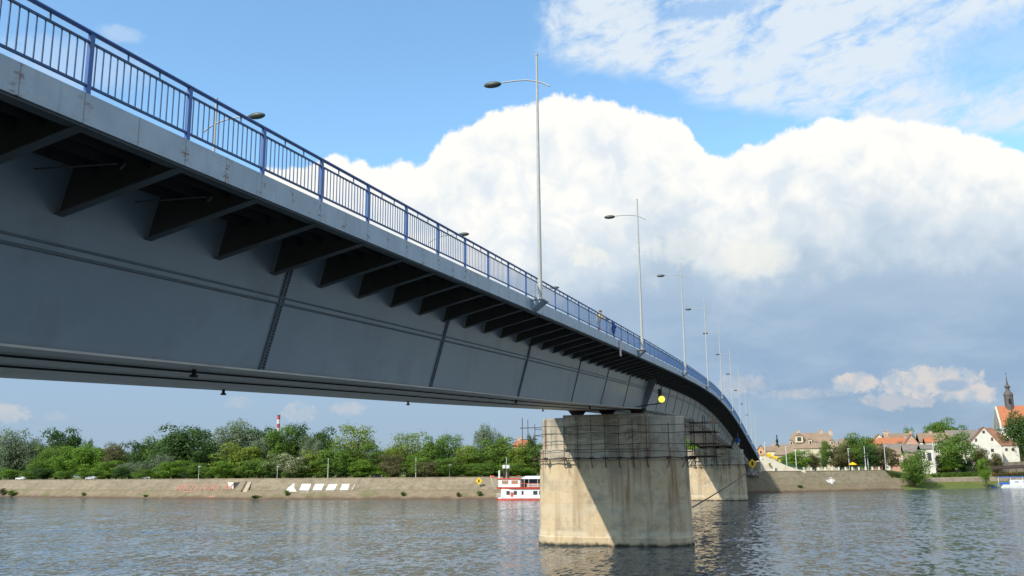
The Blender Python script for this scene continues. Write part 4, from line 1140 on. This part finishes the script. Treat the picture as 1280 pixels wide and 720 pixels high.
    for (dxp, dyp, dw, dh) in dorm:
        yq = y0+depth*.12; p = atY(dxp, dyp, yq); d = MB(); zz = p.z
        d.box(p.x-dw/2, p.x+dw/2, yq, ym, zz-dh/2, zz+dh/2)
        dd = d.build('dormer', WM['cream'], rt)
        r_ = MB(); r_.hexa([(p.x-dw/2-.2, yq-.25, zz+dh/2), (p.x+dw/2+.2, yq-.25, zz+dh/2), (p.x+dw/2+.2, ym, zz+dh/2), (p.x-dw/2-.2, ym, zz+dh/2), (p.x-.15, yq-.25, zz+dh/2+dw*.45), (p.x+.15, yq-.25, zz+dh/2+dw*.45), (p.x+.15, ym, zz+dh/2+dw*.45), (p.x-.15, ym, zz+dh/2+dw*.45)])
        r_.build('dormer_roof', RF[roof], dd)
        g = MB(); g.box(p.x-dw*.26, p.x+dw*.26, yq-.06, yq+.02, zz-dh*.28, zz+dh*.3); g.build('pane', M_glass, dd)
    return rt
house(986, 1052, 470, 560, 541.5, 20, 'x', 'cream', 'tan', 'big house with a long steep light brown roof and cream dormers', chim=((998, 1.6, 1.3), (1026, 1.8, 1.5), (1038, 2.0, 1.2)), hipR=6, hipL=1.5, dorm=((999, 549, 3.6, 3.2), (1013, 554, 1.6, 3.6), (989, 554, 1.4, 2.5), (1040, 554, 1.4, 2.6), (1021, 556, 1.5, 2.2)), wins=((1005, 566, 1.2, 1.6),))
house(968, 992, 440, 568, 556, 12, 'x', 'tan', 'tan', 'low tan-roofed house in front of the long brown roof, behind the yellow boards', hipL=3)
house(944, 958, 480, 566, 556.5, 14, 'y', 'orange', 'brown', 'small orange-walled gable house just right of the far bridge end', wins=((951, 565, 1.0, 1.3),))
house(957, 972, 500, 564, 558, 10, 'x', 'white', 'brown', 'tiny white house with brown roof beside the conifer', chim=((967, 1.5, 1.6),))
house(1050, 1066, 520, 558, 549, 12, 'x', 'cream', 'brown', 'small cream house peeking between the long brown roof and the tallest park tree')
house(1090, 1109, 520, 553, 542.5, 24, 'y', 'cream', 'brown', 'cream gable-fronted house with brown roof above the orange roofs', chim=((1107, 2.2, 1.4),))
house(1106, 1140, 545, 549, 542, 14, 'x', 'tan', 'brown', 'long brown-roofed house behind the orange roof', chim=((1110, 1.4, 1.2), (1138, 1.4, 1.1)))
house(1100, 1134, 505, 555, 547.5, 12, 'x', 'white', 'orange', 'house with a long bright orange roof in the middle of the town', chim=((1132, 1.4, .7),))
house(1086, 1101, 500, 555, 549.5, 10, 'x', 'pink', 'orange', 'small orange-roofed house at the left foot of the cream gable')
house(1128, 1152, 500, 559, 543, 16, 'y', 'pink', 'tan', 'steep gabled house with salmon front right of the long orange roof', wins=((1138, 556, 1.0, 1.2),))
house(1107, 1130, 462, 565, 555, 10, 'x', 'white', 'grey', 'low house with a grey roof in front of the orange one', wins=((1116, 567, .9, 1.2), (1123, 567, .9, 1.2)))
house(1114, 1126, 446, 568, 561, 9, 'x', 'pink', 'tan', 'small pink house with a white window beside the willow bush', wins=((1117, 575, 1.2, 2.2), (1122.5, 575, 1.0, 1.6)))
house(1130, 1152, 455, 565, 556, 10, 'x', 'tan', 'grey', 'grey-brown roofed house behind the willow bush')
house(1150, 1190, 520, 552, 541.5, 16, 'x', 'white', 'brown', 'house with a wide brown roof left behind the horse chestnut', chim=((1163, 1.6, 1.0),))
house(1157, 1168, 500, 553, 547, 9, 'x', 'white', 'orange', 'small house with an orange roof patch left of the horse chestnut')
house(1151.5, 1167.5, 442, 561, 556, 12, 'x', 'white', 'grey', 'white two-storey house immediately left of the horse chestnut', wins=((1155, 569, .7, 3.0), (1162, 571, 1.3, 3.4)))
house(1186, 1226, 530, 553, 538, 16, 'x', 'white', 'grey', 'house with a big grey roof left behind the white gable')
gh = house(1208, 1252, 488, 558, 534, 6, 'y', 'white', 'red', 'white gabled house with three small openings and a brown roof', wins=((1229.5, 540, 1.0, 1.2), (1220, 550, .8, 1.4), (1240, 549, .8, 1.4), (1240.5, 563, 1.2, 1.4)), ridge_px=1229.5, zbase=5)
# long brown wing to the right of the gable
house(1231, 1273, 496, 556.5, 535, 18, 'x', 'white', 'red', 'long brown-roofed wing running right from the white gabled house', wins=((1258, 562, 1.0, 1.2), (1266, 562, 1.0, 1.2)), hipR=9, zbase=5)
house(641, 658, 380, 557, 551, 14, 'x', 'orange', 'orange', 'orange-roofed building half hidden by trees left of the near pier', chim=((650, 2.0, 1.5),))
# church
cY = 610
cb = empty('church', atY(1275, 560, cY), 'white church with orange tile roof and dark onion-tipped steeple on the hill at right', 'church')
x0 = atY(1250.5, 530, cY).x; x1 = x0+60; ze = atY(1260, 531.5, cY).z; zr = atY(1270, 507.5, cY+9).z
mb = MB(); mb.add([(x0, cY, 5), (x1, cY, 5), (x1, cY, ze), (x0, cY, ze), (x0, cY+18, 5), (x1, cY+18, 5), (x1, cY+18, ze), (x0, cY+18, ze), (x0, cY+9, zr-.4), (x1, cY+9, zr-.4)], [(0,1,2,3), (5,4,7,6), (1,5,6,9,2), (4,0,3,8,7), (2,9,8,3), (6,7,8,9)]); mb.build('wall', WM['white'], cb)
mb = MB(); mb.add([(x0+.6, cY-.5, ze-.3), (x1, cY-.5, ze-.3), (x1, cY+9, zr+.2), (x0+.6, cY+9, zr+.2), (x1, cY+18.5, ze-.3), (x0+.6, cY+18.5, ze-.3)], [(0,1,2,3), (3,2,4,5)]); mb.build('roof', RF['orange'], cb)
for sgn in (0,):
    mb = MB(); k = 7
    for i in range(k):
        t = i/k; zz = ze+(zr-ze)*t; yy = cY+9*t; mb.box(x0-.5, x0+.5, yy-.5, yy+9/k+.2, ze-2, zz+1.6)
        mb.box(x0-.5, x0+.5, cY+18-9*(t+1/k)-.2, cY+18-9*t+.5, ze-2, zz+1.6)
    mb.build('stepped_gable', WM['white'], cb)
tp_ = atY(1258.6, 468.5, cY+9); sx = atY(1261, 500, cY+9).x; tp_.x = sx
Zc = (tp_-CP).dot(cF); m_px = Zc/FPX
def zpx(py): return atY(1260, py, cY+9).z
M_steep = mat('steeple_dark_shingle', (.085, .075, .075), (.12, .10, .095), .8, .7)
sp = MB(); c = Vector((sx, cY+9, 0)); w_ = 5.3*m_px
sp.lathe(c, [(w_*.95, zpx(516)), (w_, zpx(495)), (w_*1.08, zpx(494.5)), (w_*1.02, zpx(492.5)), (w_*.8, zpx(490.5)), (w_*.55, zpx(488.8)), (w_*.42, zpx(487.8))], 8)
sto = sp.build('steeple', M_steep, cb)
sp = MB(); sp.lathe(c, [(w_*.42, zpx(487.8)), (w_*.42, zpx(484.8)), (w_*.68, zpx(484.2)), (w_*.62, zpx(482.6)), (w_*.28, zpx(480.8)), (w_*.16, zpx(477)), (w_*.05, zpx(470)), (.03, zpx(468))], 8); sp.build('spire', M_steep, sto)
sp = MB(); sp.box(sx-w_*.25, sx+w_*.25, cY+9-w_*1.06, cY+9-w_*.8, zpx(505), zpx(499)); sp.build('louvre', M_black, sto)
sp = MB(); sp.box(sx-.08, sx+.08, cY+8.95, cY+9.05, zpx(468), zpx(465.5)); sp.box(sx-.5, sx+.5, cY+8.95, cY+9.05, zpx(466.8), zpx(466.4)); sp.build('cross', M_dark, sto)

# tan wall, dry slope & pergola at the right edge
mb = MB(); a = atY(1224, 580, 462); b = atY(1290, 576, 492)
mb.hexa([(a.x, a.y, 3), (b.x, b.y, 3), (b.x, b.y+.8, 3), (a.x, a.y+.8, 3), (a.x, a.y, a.z), (b.x, b.y, b.z), (b.x, b.y+.8, b.z), (a.x, a.y+.8, a.z)])
tag(mb.build('hillside_wall', M_stoneT), 'straight tan stone wall on the grassy slope below the white gabled house', 'wall')
pg = empty('riverside_pergola', atY(1262, 594, 455), 'dark-roofed riverside terrace pergola covered in red flowers above the moored boat', 'pergola')
a = atY(1240, 588, 455); b = atY(1300, 585, 470)
mb = MB(); mb.hexa([(a.x, a.y, a.z+.3), (b.x, b.y, b.z+.3), (b.x, b.y+6, b.z+1.5), (a.x, a.y+6, a.z+1.5), (a.x, a.y, a.z+.6), (b.x, b.y, b.z+.6), (b.x, b.y+6, b.z+1.8), (a.x, a.y+6, a.z+1.8)]); mb.build('roof', M_dark, pg)
for k in range(7):
    q = a.lerp(b, k/6); mb = MB(); mb.box(q.x-.12, q.x+.12, q.y+.1, q.y+.34, 3.5, q.z+.35); mb.build('post', M_dark, pg)
M_flower = leafmat('flowers', (.12, .13, .04), (.14, .10, .05), (.42, .08, .07))
for k in range(10):
    q = a.lerp(b, (k+.5)/10); o = bpy.data.objects.new('flower_box', PROTO['bush'][k % 3][0]); col.objects.link(o); o.parent = pg
    o.location = Vector((q.x, q.y-.5, q.z-2.6))-Vector(pg.location); o.scale = (.30, .16, .16); o.material_slots[0].link = 'OBJECT'; o.material_slots[0].material = M_flower

# yellow direction boards and parasol
def board(px, py, wpx, hpx, Y, label):
    p = atY(px, py, Y); k = (p-CP).dot(cF)/FPX; W, H_ = wpx*k, hpx*k
    rt = empty('direction_board', (p.x, Y, p.z-H_/2-3), label, 'road sign')
    mb = MB(); mb.box(p.x-W/2, p.x+W/2, Y-.06, Y+.06, p.z-H_/2, p.z+H_/2); mb.build('panel', M_yel, rt)
    for s in (-.35, .35):
        mb = MB(); mb.tube((p.x+s*W, Y+.15, p.z-H_/2-4), (p.x+s*W, Y+.15, p.z+H_/2), .09, n=6); mb.build('post', M_galv, rt)
board(961.5, 569, 6.5, 5, 398, 'upper left of the two yellow road direction boards past the bridge end')
board(968, 572.2, 7, 4, 402, 'lower right of the two yellow road direction boards past the bridge end')
board(974.5, 576, 3, 3, 399, 'small orange-yellow road board right of the two large ones')
ps = empty('parasol', atY(1066, 587, 404), 'yellow parasol in the park behind the quay fence', 'parasol')
p = atY(1066, 580, 404); mb = MB(); mb.lathe((p.x, 404, p.z), [(1.7, -.35), (1.65, -.15), (.9, .35), (.1, .75)], 8); mb.build('canopy', M_yel, ps); mb = MB(); mb.tube((p.x, 404, 7.4), (p.x, 404, p.z), .04, n=6); mb.build('pole', M_galv, ps)

# ------------------------------------------------------------------ diamond navigation signs
def diamond(p, r, label, pole_z, face=(0, -1, 0)):
    rt = empty('navigation_sign', p, label, 'sign', 'yellow diamond navigation signs')
    mb = MB(); x, y, z = p
    mb.add([(x, y-.05, z-r*1.15), (x+r, y-.05, z), (x, y-.05, z+r*1.15), (x-r, y-.05, z), (x, y+.05, z-r*1.15), (x+r, y+.05, z), (x, y+.05, z+r*1.15), (x-r, y+.05, z)], [(0,1,2,3), (7,6,5,4), (0,4,5,1), (1,5,6,2), (2,6,7,3), (3,7,4,0)]); mb.build('panel', M_yel, rt)
    mb = MB(); q = r*.28; mb.add([(x-q*.6, y-.062, z-q*1.7), (x+q*.6, y-.062, z-q*1.7), (x+q*.9, y-.062, z), (x+q*.6, y-.062, z+q*1.7), (x-q*.6, y-.062, z+q*1.7), (x-q*.9, y-.062, z)], [(0,1,2,3,4,5)]); mb.build('symbol', M_black, rt)
    mb = MB(); mb.tube((x, y+.12, pole_z), (x, y+.12, z+r*.8), .07, n=6); mb.build('post', M_galv, rt)
diamond(atY(598.7, 601.3, 283), 1.05, 'yellow diamond sign with black mark on the left quay wall', 3.0)
diamond(atY(940.5, 579.5, 262), 1.15, 'yellow diamond sign with black mark at the right side of the farther pier', 7.5)
mb = MB(); q = atY(940.5, 579.5, 262); mb.bar((q.x, q.y+.2, 7.7), (-13.6, 266.5, 7.7), .1, .1); mb.build('bracket_arm', M_galv, parent=[o for o in bpy.data.objects if o.name.startswith('navigation_sign')][-1])
# small black object sign at ramp wall
pl = atY(962.3, 580.5, 374.2); mb = MB(); mb.box(pl.x-.45, pl.x+.45, pl.y-.06, pl.y, pl.z-.5, pl.z+.5); tag(mb.build('ramp_sign', mat('ochre_sign', (.20, .15, .03), None, 1, .7), origin=pl), 'small dark ochre square sign on the cream ramp wall', 'sign')
# lit navigation light on the girder
y = 107.0; pL = atX(827, 499, XR-1.4); rt = empty('navigation_light', pL, 'round lit yellow navigation light hanging beside the girder above the near pier', 'signal light')
mt, nt_, b = newmat('lit_lens'); b.inputs['Base Color'].default_value = (.8, .75, .1, 1); b.inputs['Emission Color'].default_value = (1, .88, .10, 1); b.inputs['Emission Strength'].default_value = .75
d = (CP-pL).normalized(); mb = MB(); mb.ell(pL+d*.10, .37, .37, .37, 16, 10); mb.build('lens', mt, rt, smooth=True)
mb = MB(); mb.tube(pL-d*.55, pL+d*.05, .43, .43, 16); mb.tube(pL+Vector((-.15, 0, .35)), pL+Vector((-.15, 0, 1.15)), .22, n=10); mb.build('housing', M_dark, rt)
mb = MB(); mb.tube(pL+Vector((0, 0, .3)), pL+Vector((0, 0, 2.6)), .05, n=6); mb.tube(pL+Vector((-.1, 0, -.45)), (webx(pL.y, pL.z-.7), pL.y, pL.z-.75), .06, n=6); mb.build('bracket', M_dark, rt)
pB = atX(922.5, 550.5, XR-1.6); rt = empty('blue_signal', pB, 'small blue light fitted beside the girder near the farther pier', 'signal light')
mb = MB(); mb.ell(pB, .55, .55, .6, 12, 8); mb.build('lens', M_bluep, rt, smooth=True); mb = MB(); mb.tube(pB, pB+Vector((0, 0, 2.4)), .07, n=6); mb.tube(pB-Vector((0, 0, 1.3)), pB, .3, n=8); mb.build('bracket', M_galv, rt)
# hanging plate under the fascia
q = atX(775.5, 436.5, XR+.05); mb = MB(); mb.box(q.x-.02, q.x+.02, q.y-.33, q.y+.33, q.z-.55, q.z+.75)
rt = empty('hanging_plate', q, 'narrow pinkish white plate hanging below the bridge fascia near the second tall lamp', 'sign'); mb.build('plate', mat('pink_white', (.62, .48, .50), (.55, .42, .44), 1, .7), rt)
mb = MB(); mb.bar((q.x-.03, q.y, q.z+.6), (XR-.05, q.y, q.z+.9), .05, .05, up=(0, 1, 0)); mb.build('hanger', M_galv, rt)
# blue cloth on the railing
q = atX(766.5, 413.5, XR+.02); mb = MB(); N = 6
vs = []
for j in range(N+1):
    for i in range(N+1): vs.append((q.x+.05+.05*math.sin(i*1.9+j), q.y-.75+1.5*i/N+.2*(j/N), q.z+.62-1.15*j/N*(.65+.35*math.sin(i*.9))))
fs = [(j*(N+1)+i, j*(N+1)+i+1, (j+1)*(N+1)+i+1, (j+1)*(N+1)+i) for j in range(N) for i in range(N)]
mb.add(vs, fs); mb.add([(x-.03, y_, z) for x, y_, z in vs], [f[::-1] for f in fs]); tag(mb.build('blue_tarp', mat('tarp_blue', (.01, .03, .30), None, 2, .6), origin=q), 'dark blue cloth hung on the railing left of the second tall lamp', 'cloth')

# ------------------------------------------------------------------ person on the footway
def person(x, y, z, label):
    rt = empty('person', (x, y, z), label, 'person')
    J = {'pel': (0, 0, .95), 'chest': (.02, 0, 1.32), 'neck': (.10, 0, 1.50), 'head': (.17, 0, 1.63), 'crown': (.17, 0, 1.74),
         'hl': (0, .10, .90), 'kl': (.03, .12, .50), 'al': (0, .13, .09), 'tl': (.16, .14, .05), 'hr': (0, -.10, .90), 'kr': (.05, -.12, .50), 'ar': (-.02, -.13, .09), 'tr': (.14, -.15, .05),
         'sl': (.04, .19, 1.42), 'el': (.18, .27, 1.20), 'wl': (.40, .22, 1.24), 'fl': (.50, .22, 1.26), 'sr': (.04, -.19, 1.42), 'er': (.20, -.26, 1.20), 'wr': (.40, -.2, 1.24), 'fr': (.50, -.2, 1.26)}
    Rr = {'pel': .155, 'chest': .165, 'neck': .06, 'head': .10, 'crown': .07, 'hl': .10, 'kl': .065, 'al': .045, 'tl': .04, 'hr': .10, 'kr': .065, 'ar': .045, 'tr': .04, 'sl': .07, 'el': .048, 'wl': .033, 'fl': .04, 'sr': .07, 'er': .048, 'wr': .033, 'fr': .04}
    E = [('pel','chest'),('chest','neck'),('neck','head'),('head','crown'),('pel','hl'),('hl','kl'),('kl','al'),('al','tl'),('pel','hr'),('hr','kr'),('kr','ar'),('ar','tr'),('chest','sl'),('sl','el'),('el','wl'),('wl','fl'),('chest','sr'),('sr','er'),('er','wr'),('wr','fr')]
    ks = list(J); me = bpy.data.meshes.new('body'); me.from_pydata([J[k] for k in ks], [(ks.index(a), ks.index(b)) for a, b in E], []); o = bpy.data.objects.new('body', me); col.objects.link(o); o.parent = rt
    md = o.modifiers.new('Skin', 'SKIN'); 
    if not me.skin_vertices: me.skin_vertices.new()
    for i, k in enumerate(ks): me.skin_vertices[0].data[i].radius = (Rr[k], Rr[k])
    me.skin_vertices[0].data[0].use_root = True
    sb = o.modifiers.new('Subsurf', 'SUBSURF'); sb.levels = 2; sb.render_levels = 2
    mt, nt, b = newmat('person_skin_and_trousers'); c = coord(nt); X_, Y_, Z_ = sep(nt, c)
    setc(nt, b, mixc(nt, Z_.gt(.97), mixc(nt, Z_.gt(.1), (.03, .03, .03), (.55, .16, .03)), (.48, .28, .19))); me.materials.append(mt)
    mb = MB(); x_, y_, z_ = x, y, z
    def ring(cx, zc, rx, ry): return [Vector((x+cx+rx*math.cos(t), y+ry*math.sin(t), z+zc)) for t in [2*math.pi*i/14 for i in range(14)]]
    mb.loft([ring(0, .88, .17, .20), ring(.0, 1.05, .18, .21), ring(.02, 1.25, .19, .23), ring(.04, 1.40, .16, .23), ring(.08, 1.49, .08, .10)])
    for s in (-1, 1): mb.tube((x+.04, y+s*.19, z+1.42), (x+.18, y+s*.265, z+1.20), .085, .065, 8); mb.tube((x+.18, y+s*.265, z+1.20), (x+.34, y+s*.23, z+1.235), .062, .05, 8)
    mb.build('jacket', mat('jacket_yellow', (.72, .55, .10), (.6, .45, .08), 3, .8), rt, smooth=True)
    mb = MB(); mb.ell((x+.155, y, z+1.70), .115, .10, .10, 12, 8); mb.build('hair', mat('hair_brown', (.10, .05, .03), None, 5, .8), rt, smooth=True)
    # nose / eyes
    mb = MB(); mb.tube((x+.26, y, z+1.66), (x+.29, y, z+1.625), .012, .018, 6); mb.build('nose', mat('skin', (.48, .28, .19), None, 4, .6), rt)
person(XR-.72, 66.3, zt(66.3)+.10, 'person in a yellow jacket leaning on the bridge railing between the two nearest tall lamps')

# ------------------------------------------------------------------ boats
def riverboat():
    Yb = 268; k = .248
    bx = atY(617, 625, Yb).x; L = 27; rt = empty('riverboat', (bx, Yb, 0), 'white two-deck riverboat with red stripes moored behind the near pier', 'boat')
    W = 6.0; y0 = Yb
    def hull(z0, z1, grow=0):
        secs = [(0, .15), (1.2, .55), (3, .85), (6, 1), (L-3, 1), (L, .85)]
        r0 = []
        ring_b = [(bx+s+.5*(s < .1), y0+W/2-W/2*f*.92, y0+W/2+W/2*f*.92) for s, f in secs]; ring_t = [(bx+s-grow, y0+W/2-W/2*f, y0+W/2+W/2*f) for s, f in secs]
        pb = [(x, a) for x, a, b in ring_b]+[(x, b) for x, a, b in ring_b[::-1]]; ptp = [(x, a) for x, a, b in ring_t]+[(x, b) for x, a, b in ring_t[::-1]]
        mb = MB(); mb.loft([[Vector((x, y, z0)) for x, y in pb], [Vector((x, y, z1)) for x, y in ptp]]); return mb
    hull(-.5, .35).build('hull_bottom', M_red, rt); hull(.353, .75).build('hull', M_white, rt)
    H1 = 3.2
    MB().box(bx+2.2, bx+L-1, y0+.5, y0+W-.5, .753, H1).build('lower_cabin', M_white, rt)
    hull(H1+.003, H1+.6).build('deck_edge', M_red, rt)
    for xx, ww in ((3.9, 1.0), (6.2, .9), (8.6, .55), (12.2, 1.2), (14, 1.2), (16, 1.2), (18, 1.2), (20, 1.2)):
        f = MB().box(bx+xx-.1, bx+xx+ww+.1, y0+.44, y0+.5-.003, 1.5, 2.75).build('window', M_galv, rt)
        MB().box(bx+xx, bx+xx+ww, y0+.41, y0+.46, 1.6, 2.65).build('pane', M_glass, f)
    MB().box(bx+5.2, bx+6.0, y0+.35, y0+.42, 1.0, 2.3).build('life_raft', M_red, rt)
    H2 = H1+2.9
    MB().box(bx+1.3, bx+8.0, y0+.7, y0+W-.7, H1+.603, H2).build('wheelhouse', M_white, rt)
    for xx in (2.4, 5.4):
        f = MB().box(bx+xx-.1, bx+xx+2.1, y0+.64, y0+.697, H1+1.4, H2-.25).build('window', M_white, rt); MB().box(bx+xx, bx+xx+2.0, y0+.61, y0+.65, H1+1.5, H2-.35).build('pane', mat('orange_curtain', (.45, .18, .08), (.3, .2, .12), .5, .4), f)
    MB().box(bx+1.0, bx+8.3, y0+.4, y0+W-.4, H2+.003, H2+.3).build('wheelhouse_roof', M_red, rt)
    MB().hexa([(bx+8.3, y0+.6, H2+.05), (bx+L-1, y0+.6, H2+.05), (bx+L-1, y0+W-.6, H2+.05), (bx+8.3, y0+W-.6, H2+.05), (bx+9.6, y0+1.4, H2+.9), (bx+L-1.5, y0+1.4, H2+.9), (bx+L-1.5, y0+W-1.4, H2+.9), (bx+9.6, y0+W-1.4, H2+.9)]).build('canopy', mat('pale_canopy', (.58, .62, .66), None, .5, .6), rt)
    for xx in (8.3, 10.8, 13.5, 16.2, 19, 22, 25): MB().tube((bx+xx, y0+.65, H1+.6), (bx+xx, y0+.65, H2+.1), .06, n=6).build('stanchion', M_white, rt)
    mb = MB(); mb.bar((bx+8.2, y0+.6, H1+1.6), (bx+L-1, y0+.6, H1+1.6), .06, .12); mb.build('upper_rail', M_red, rt)
    MB().box(bx+8.3, bx+L-2, y0+W-1.0, y0+W-.9, H1+.6, H2).build('rear_screen', M_glass, rt)
    MB().box(bx+10, bx+14, y0+1.2, y0+3, H1+.6, H1+1.5).build('table_row', M_galv, rt)
    MB().tube((bx+1.6, y0+.8, H2), (bx+1.6, y0+.8, H2+2.6), .28, n=8).build('flagstaff', M_white, rt)
    for xx in (2.6, 3.9):
        f = MB().tube((bx+xx, y0+2.5, H2+.3), (bx+xx, y0+2.5, H2+3.2), .34, n=10).build('funnel', M_dark, rt); MB().tube((bx+xx, y0+2.5, H2+3.2), (bx+xx, y0+2.5, H2+4.2), .5, n=10).build('funnel_top', M_white, f)
    MB().tube((bx-.7, y0+2, H1+.6), (bx-1.6, y0+2, H2+1.2), .05, n=6).build('bow_staff', M_white, rt)
    mb = MB().box(bx-1.7, bx-.4, y0+1.97, y0+2.03, H2+.6, H2+1.1); mb.build('flag', M_red, rt)
    mb = MB()
    for s in range(8): mb.tube((bx+.3+s*.25, y0+W/2-.8, .75), (bx+.3+s*.25, y0+W/2-.8, 1.8), .03, n=5)
    mb.tube((bx+.3, y0+W/2-.8, 1.8), (bx+2.1, y0+W/2-.8, 1.8), .04, n=5); mb.build('bow_rail', M_white, rt)
riverboat()
Yr = 436; a = atY(1245.5, 606.5, Yr); bx = a.x; rt = empty('tour_boat', (bx, Yr, 0), 'white cabin boat with blue canopy moored at the right edge', 'boat')
L = 24; W = 5
P0 = [(bx+.8, Yr+W/2), (bx+3, Yr+.4), (bx+L, Yr+.3), (bx+L, Yr+W-.3), (bx+3, Yr+W-.4)]; P1_ = [(bx-.8, Yr+W/2), (bx+3, Yr), (bx+L, Yr), (bx+L, Yr+W), (bx+3, Yr+W)]
MB().loft([[Vector((x, y, -.4)) for x, y in P0], [Vector((x, y, 1.3)) for x, y in P1_]]).build('hull', M_white, rt)
MB().box(bx+5.5, bx+L-.5, Yr+.7, Yr+W-.7, 1.303, 3.2).build('cabin', M_white, rt)
for k_ in range(5): MB().box(bx+7.0+k_*3, bx+8.9+k_*3, Yr+.64, Yr+.697, 1.9, 2.8).build('window', mat('pale_glass', (.35, .42, .5), None, 1, .2), rt)
MB().box(bx+.9, bx+L, Yr+.4, Yr+W-.4, 4.2, 4.55).build('canopy', M_bluep, rt)
for k_ in range(5):
    MB().box(bx+1.0+k_*4.6, bx+1.14+k_*4.6, Yr+.45, Yr+.6, 1.3, 4.2).build('canopy_post', M_white, rt)
MB().box(bx+1.2, bx+5.2, Yr+.3, Yr+.4, 1.303, 2.2).build('spray_cloth', M_bluep, rt)
a = atY(1232, 606, 434); rt = empty('rowing_boat', (a.x, 434, 0), 'small dark blue rowing boat left of the white cabin boat', 'boat')
x = a.x
MB().loft([[Vector(v) for v in ((x-.5, 434.8, -.2), (x+.6, 434.3, -.2), (x+4, 434.3, -.2), (x+4, 435.3, -.2), (x+.6, 435.3, -.2))], [Vector(v) for v in ((x-1.2, 434.8, .75), (x+.6, 434, .6), (x+4.4, 434, .6), (x+4.4, 435.6, .6), (x+.6, 435.6, .6))]]).build('hull', mat('boat_blue', (.05, .12, .25), None, 1, .6), rt)
MB().box(x+1.5, x+2.0, 434.05, 435.55, .603, .68).build('thwart', M_galv, rt)

# ------------------------------------------------------------------ parked cars on the left quay road
def car(px, Y, colr, label):
    p = atY(px, 598, Y); z = gz(p.x, Y)
    rt = empty('parked_car', (p.x, Y, z), label, 'car', 'cars parked behind the left quay wall'); x, y = p.x, Y
    m_ = mat('car_'+colr, {'white': (.75, .75, .73), 'silver': (.5, .51, .52), 'red': (.4, .06, .05)}[colr], None, 1, .3, spec=.5)
    prof = [(-2.1, .35), (-2.15, .75), (-1.9, .92), (-1.2, .98), (-.6, 1.42), (.8, 1.45), (1.5, 1.02), (2.1, .92), (2.15, .4)]
    mb = MB(); mb.loft([[Vector((x+a, y+s*.85, z+b)) for a, b in prof] for s in (-1, 1)]); mb.build('body', m_, rt)
    mb = MB(); mb.loft([[Vector((x+a, y+s*.86, z+b)) for a, b in ((-1.05, 1.0), (-.55, 1.36), (.75, 1.38), (1.3, 1.02))] for s in (-1, 1)]); mb.build('window', M_glass, rt)
    for dx in (-1.35, 1.35):
        for s in (-.8, .8):
            mb = MB(); mb.tube((x+dx, y+s-.1, z+.32), (x+dx, y+s+.1, z+.32), .32, n=14); mb.build('wheel', M_black, rt)
car(26, 330, 'white', 'white car parked behind the wall below the far left willow')
car(114, 315, 'silver', 'silver car parked behind the wall below the wide bright bush')
car(183, 311, 'white', 'white car parked behind the wall left of the bright pointed bush')
car(472, 298.5, 'white', 'white car parked behind the wall left of the second white lamp post')
car(546, 298, 'silver', 'silver car parked behind the wall right of the second white lamp post')
# rubble heap by the far pier
rng = random.Random(3); c0 = hit(BV_R, 937, 594, 0) or atZ(937, 594, 5)
mb = MB()
for k in range(60):
    r_ = .25+.5*rng.random(); c = c0+Vector((rng.gauss(0, 1.9), rng.gauss(0, 1.2), abs(rng.gauss(0, .8)))); mb.ell(c, r_, r_*.8, r_*.6, 6, 4)
tag(mb.build('rubble_heap', mat('rubble_pale', (.55, .48, .44), (.42, .36, .34), 1, .9), origin=c0), 'pale heap of rubble on the quay slope right behind the farther pier', 'rubble', kind='stuff')
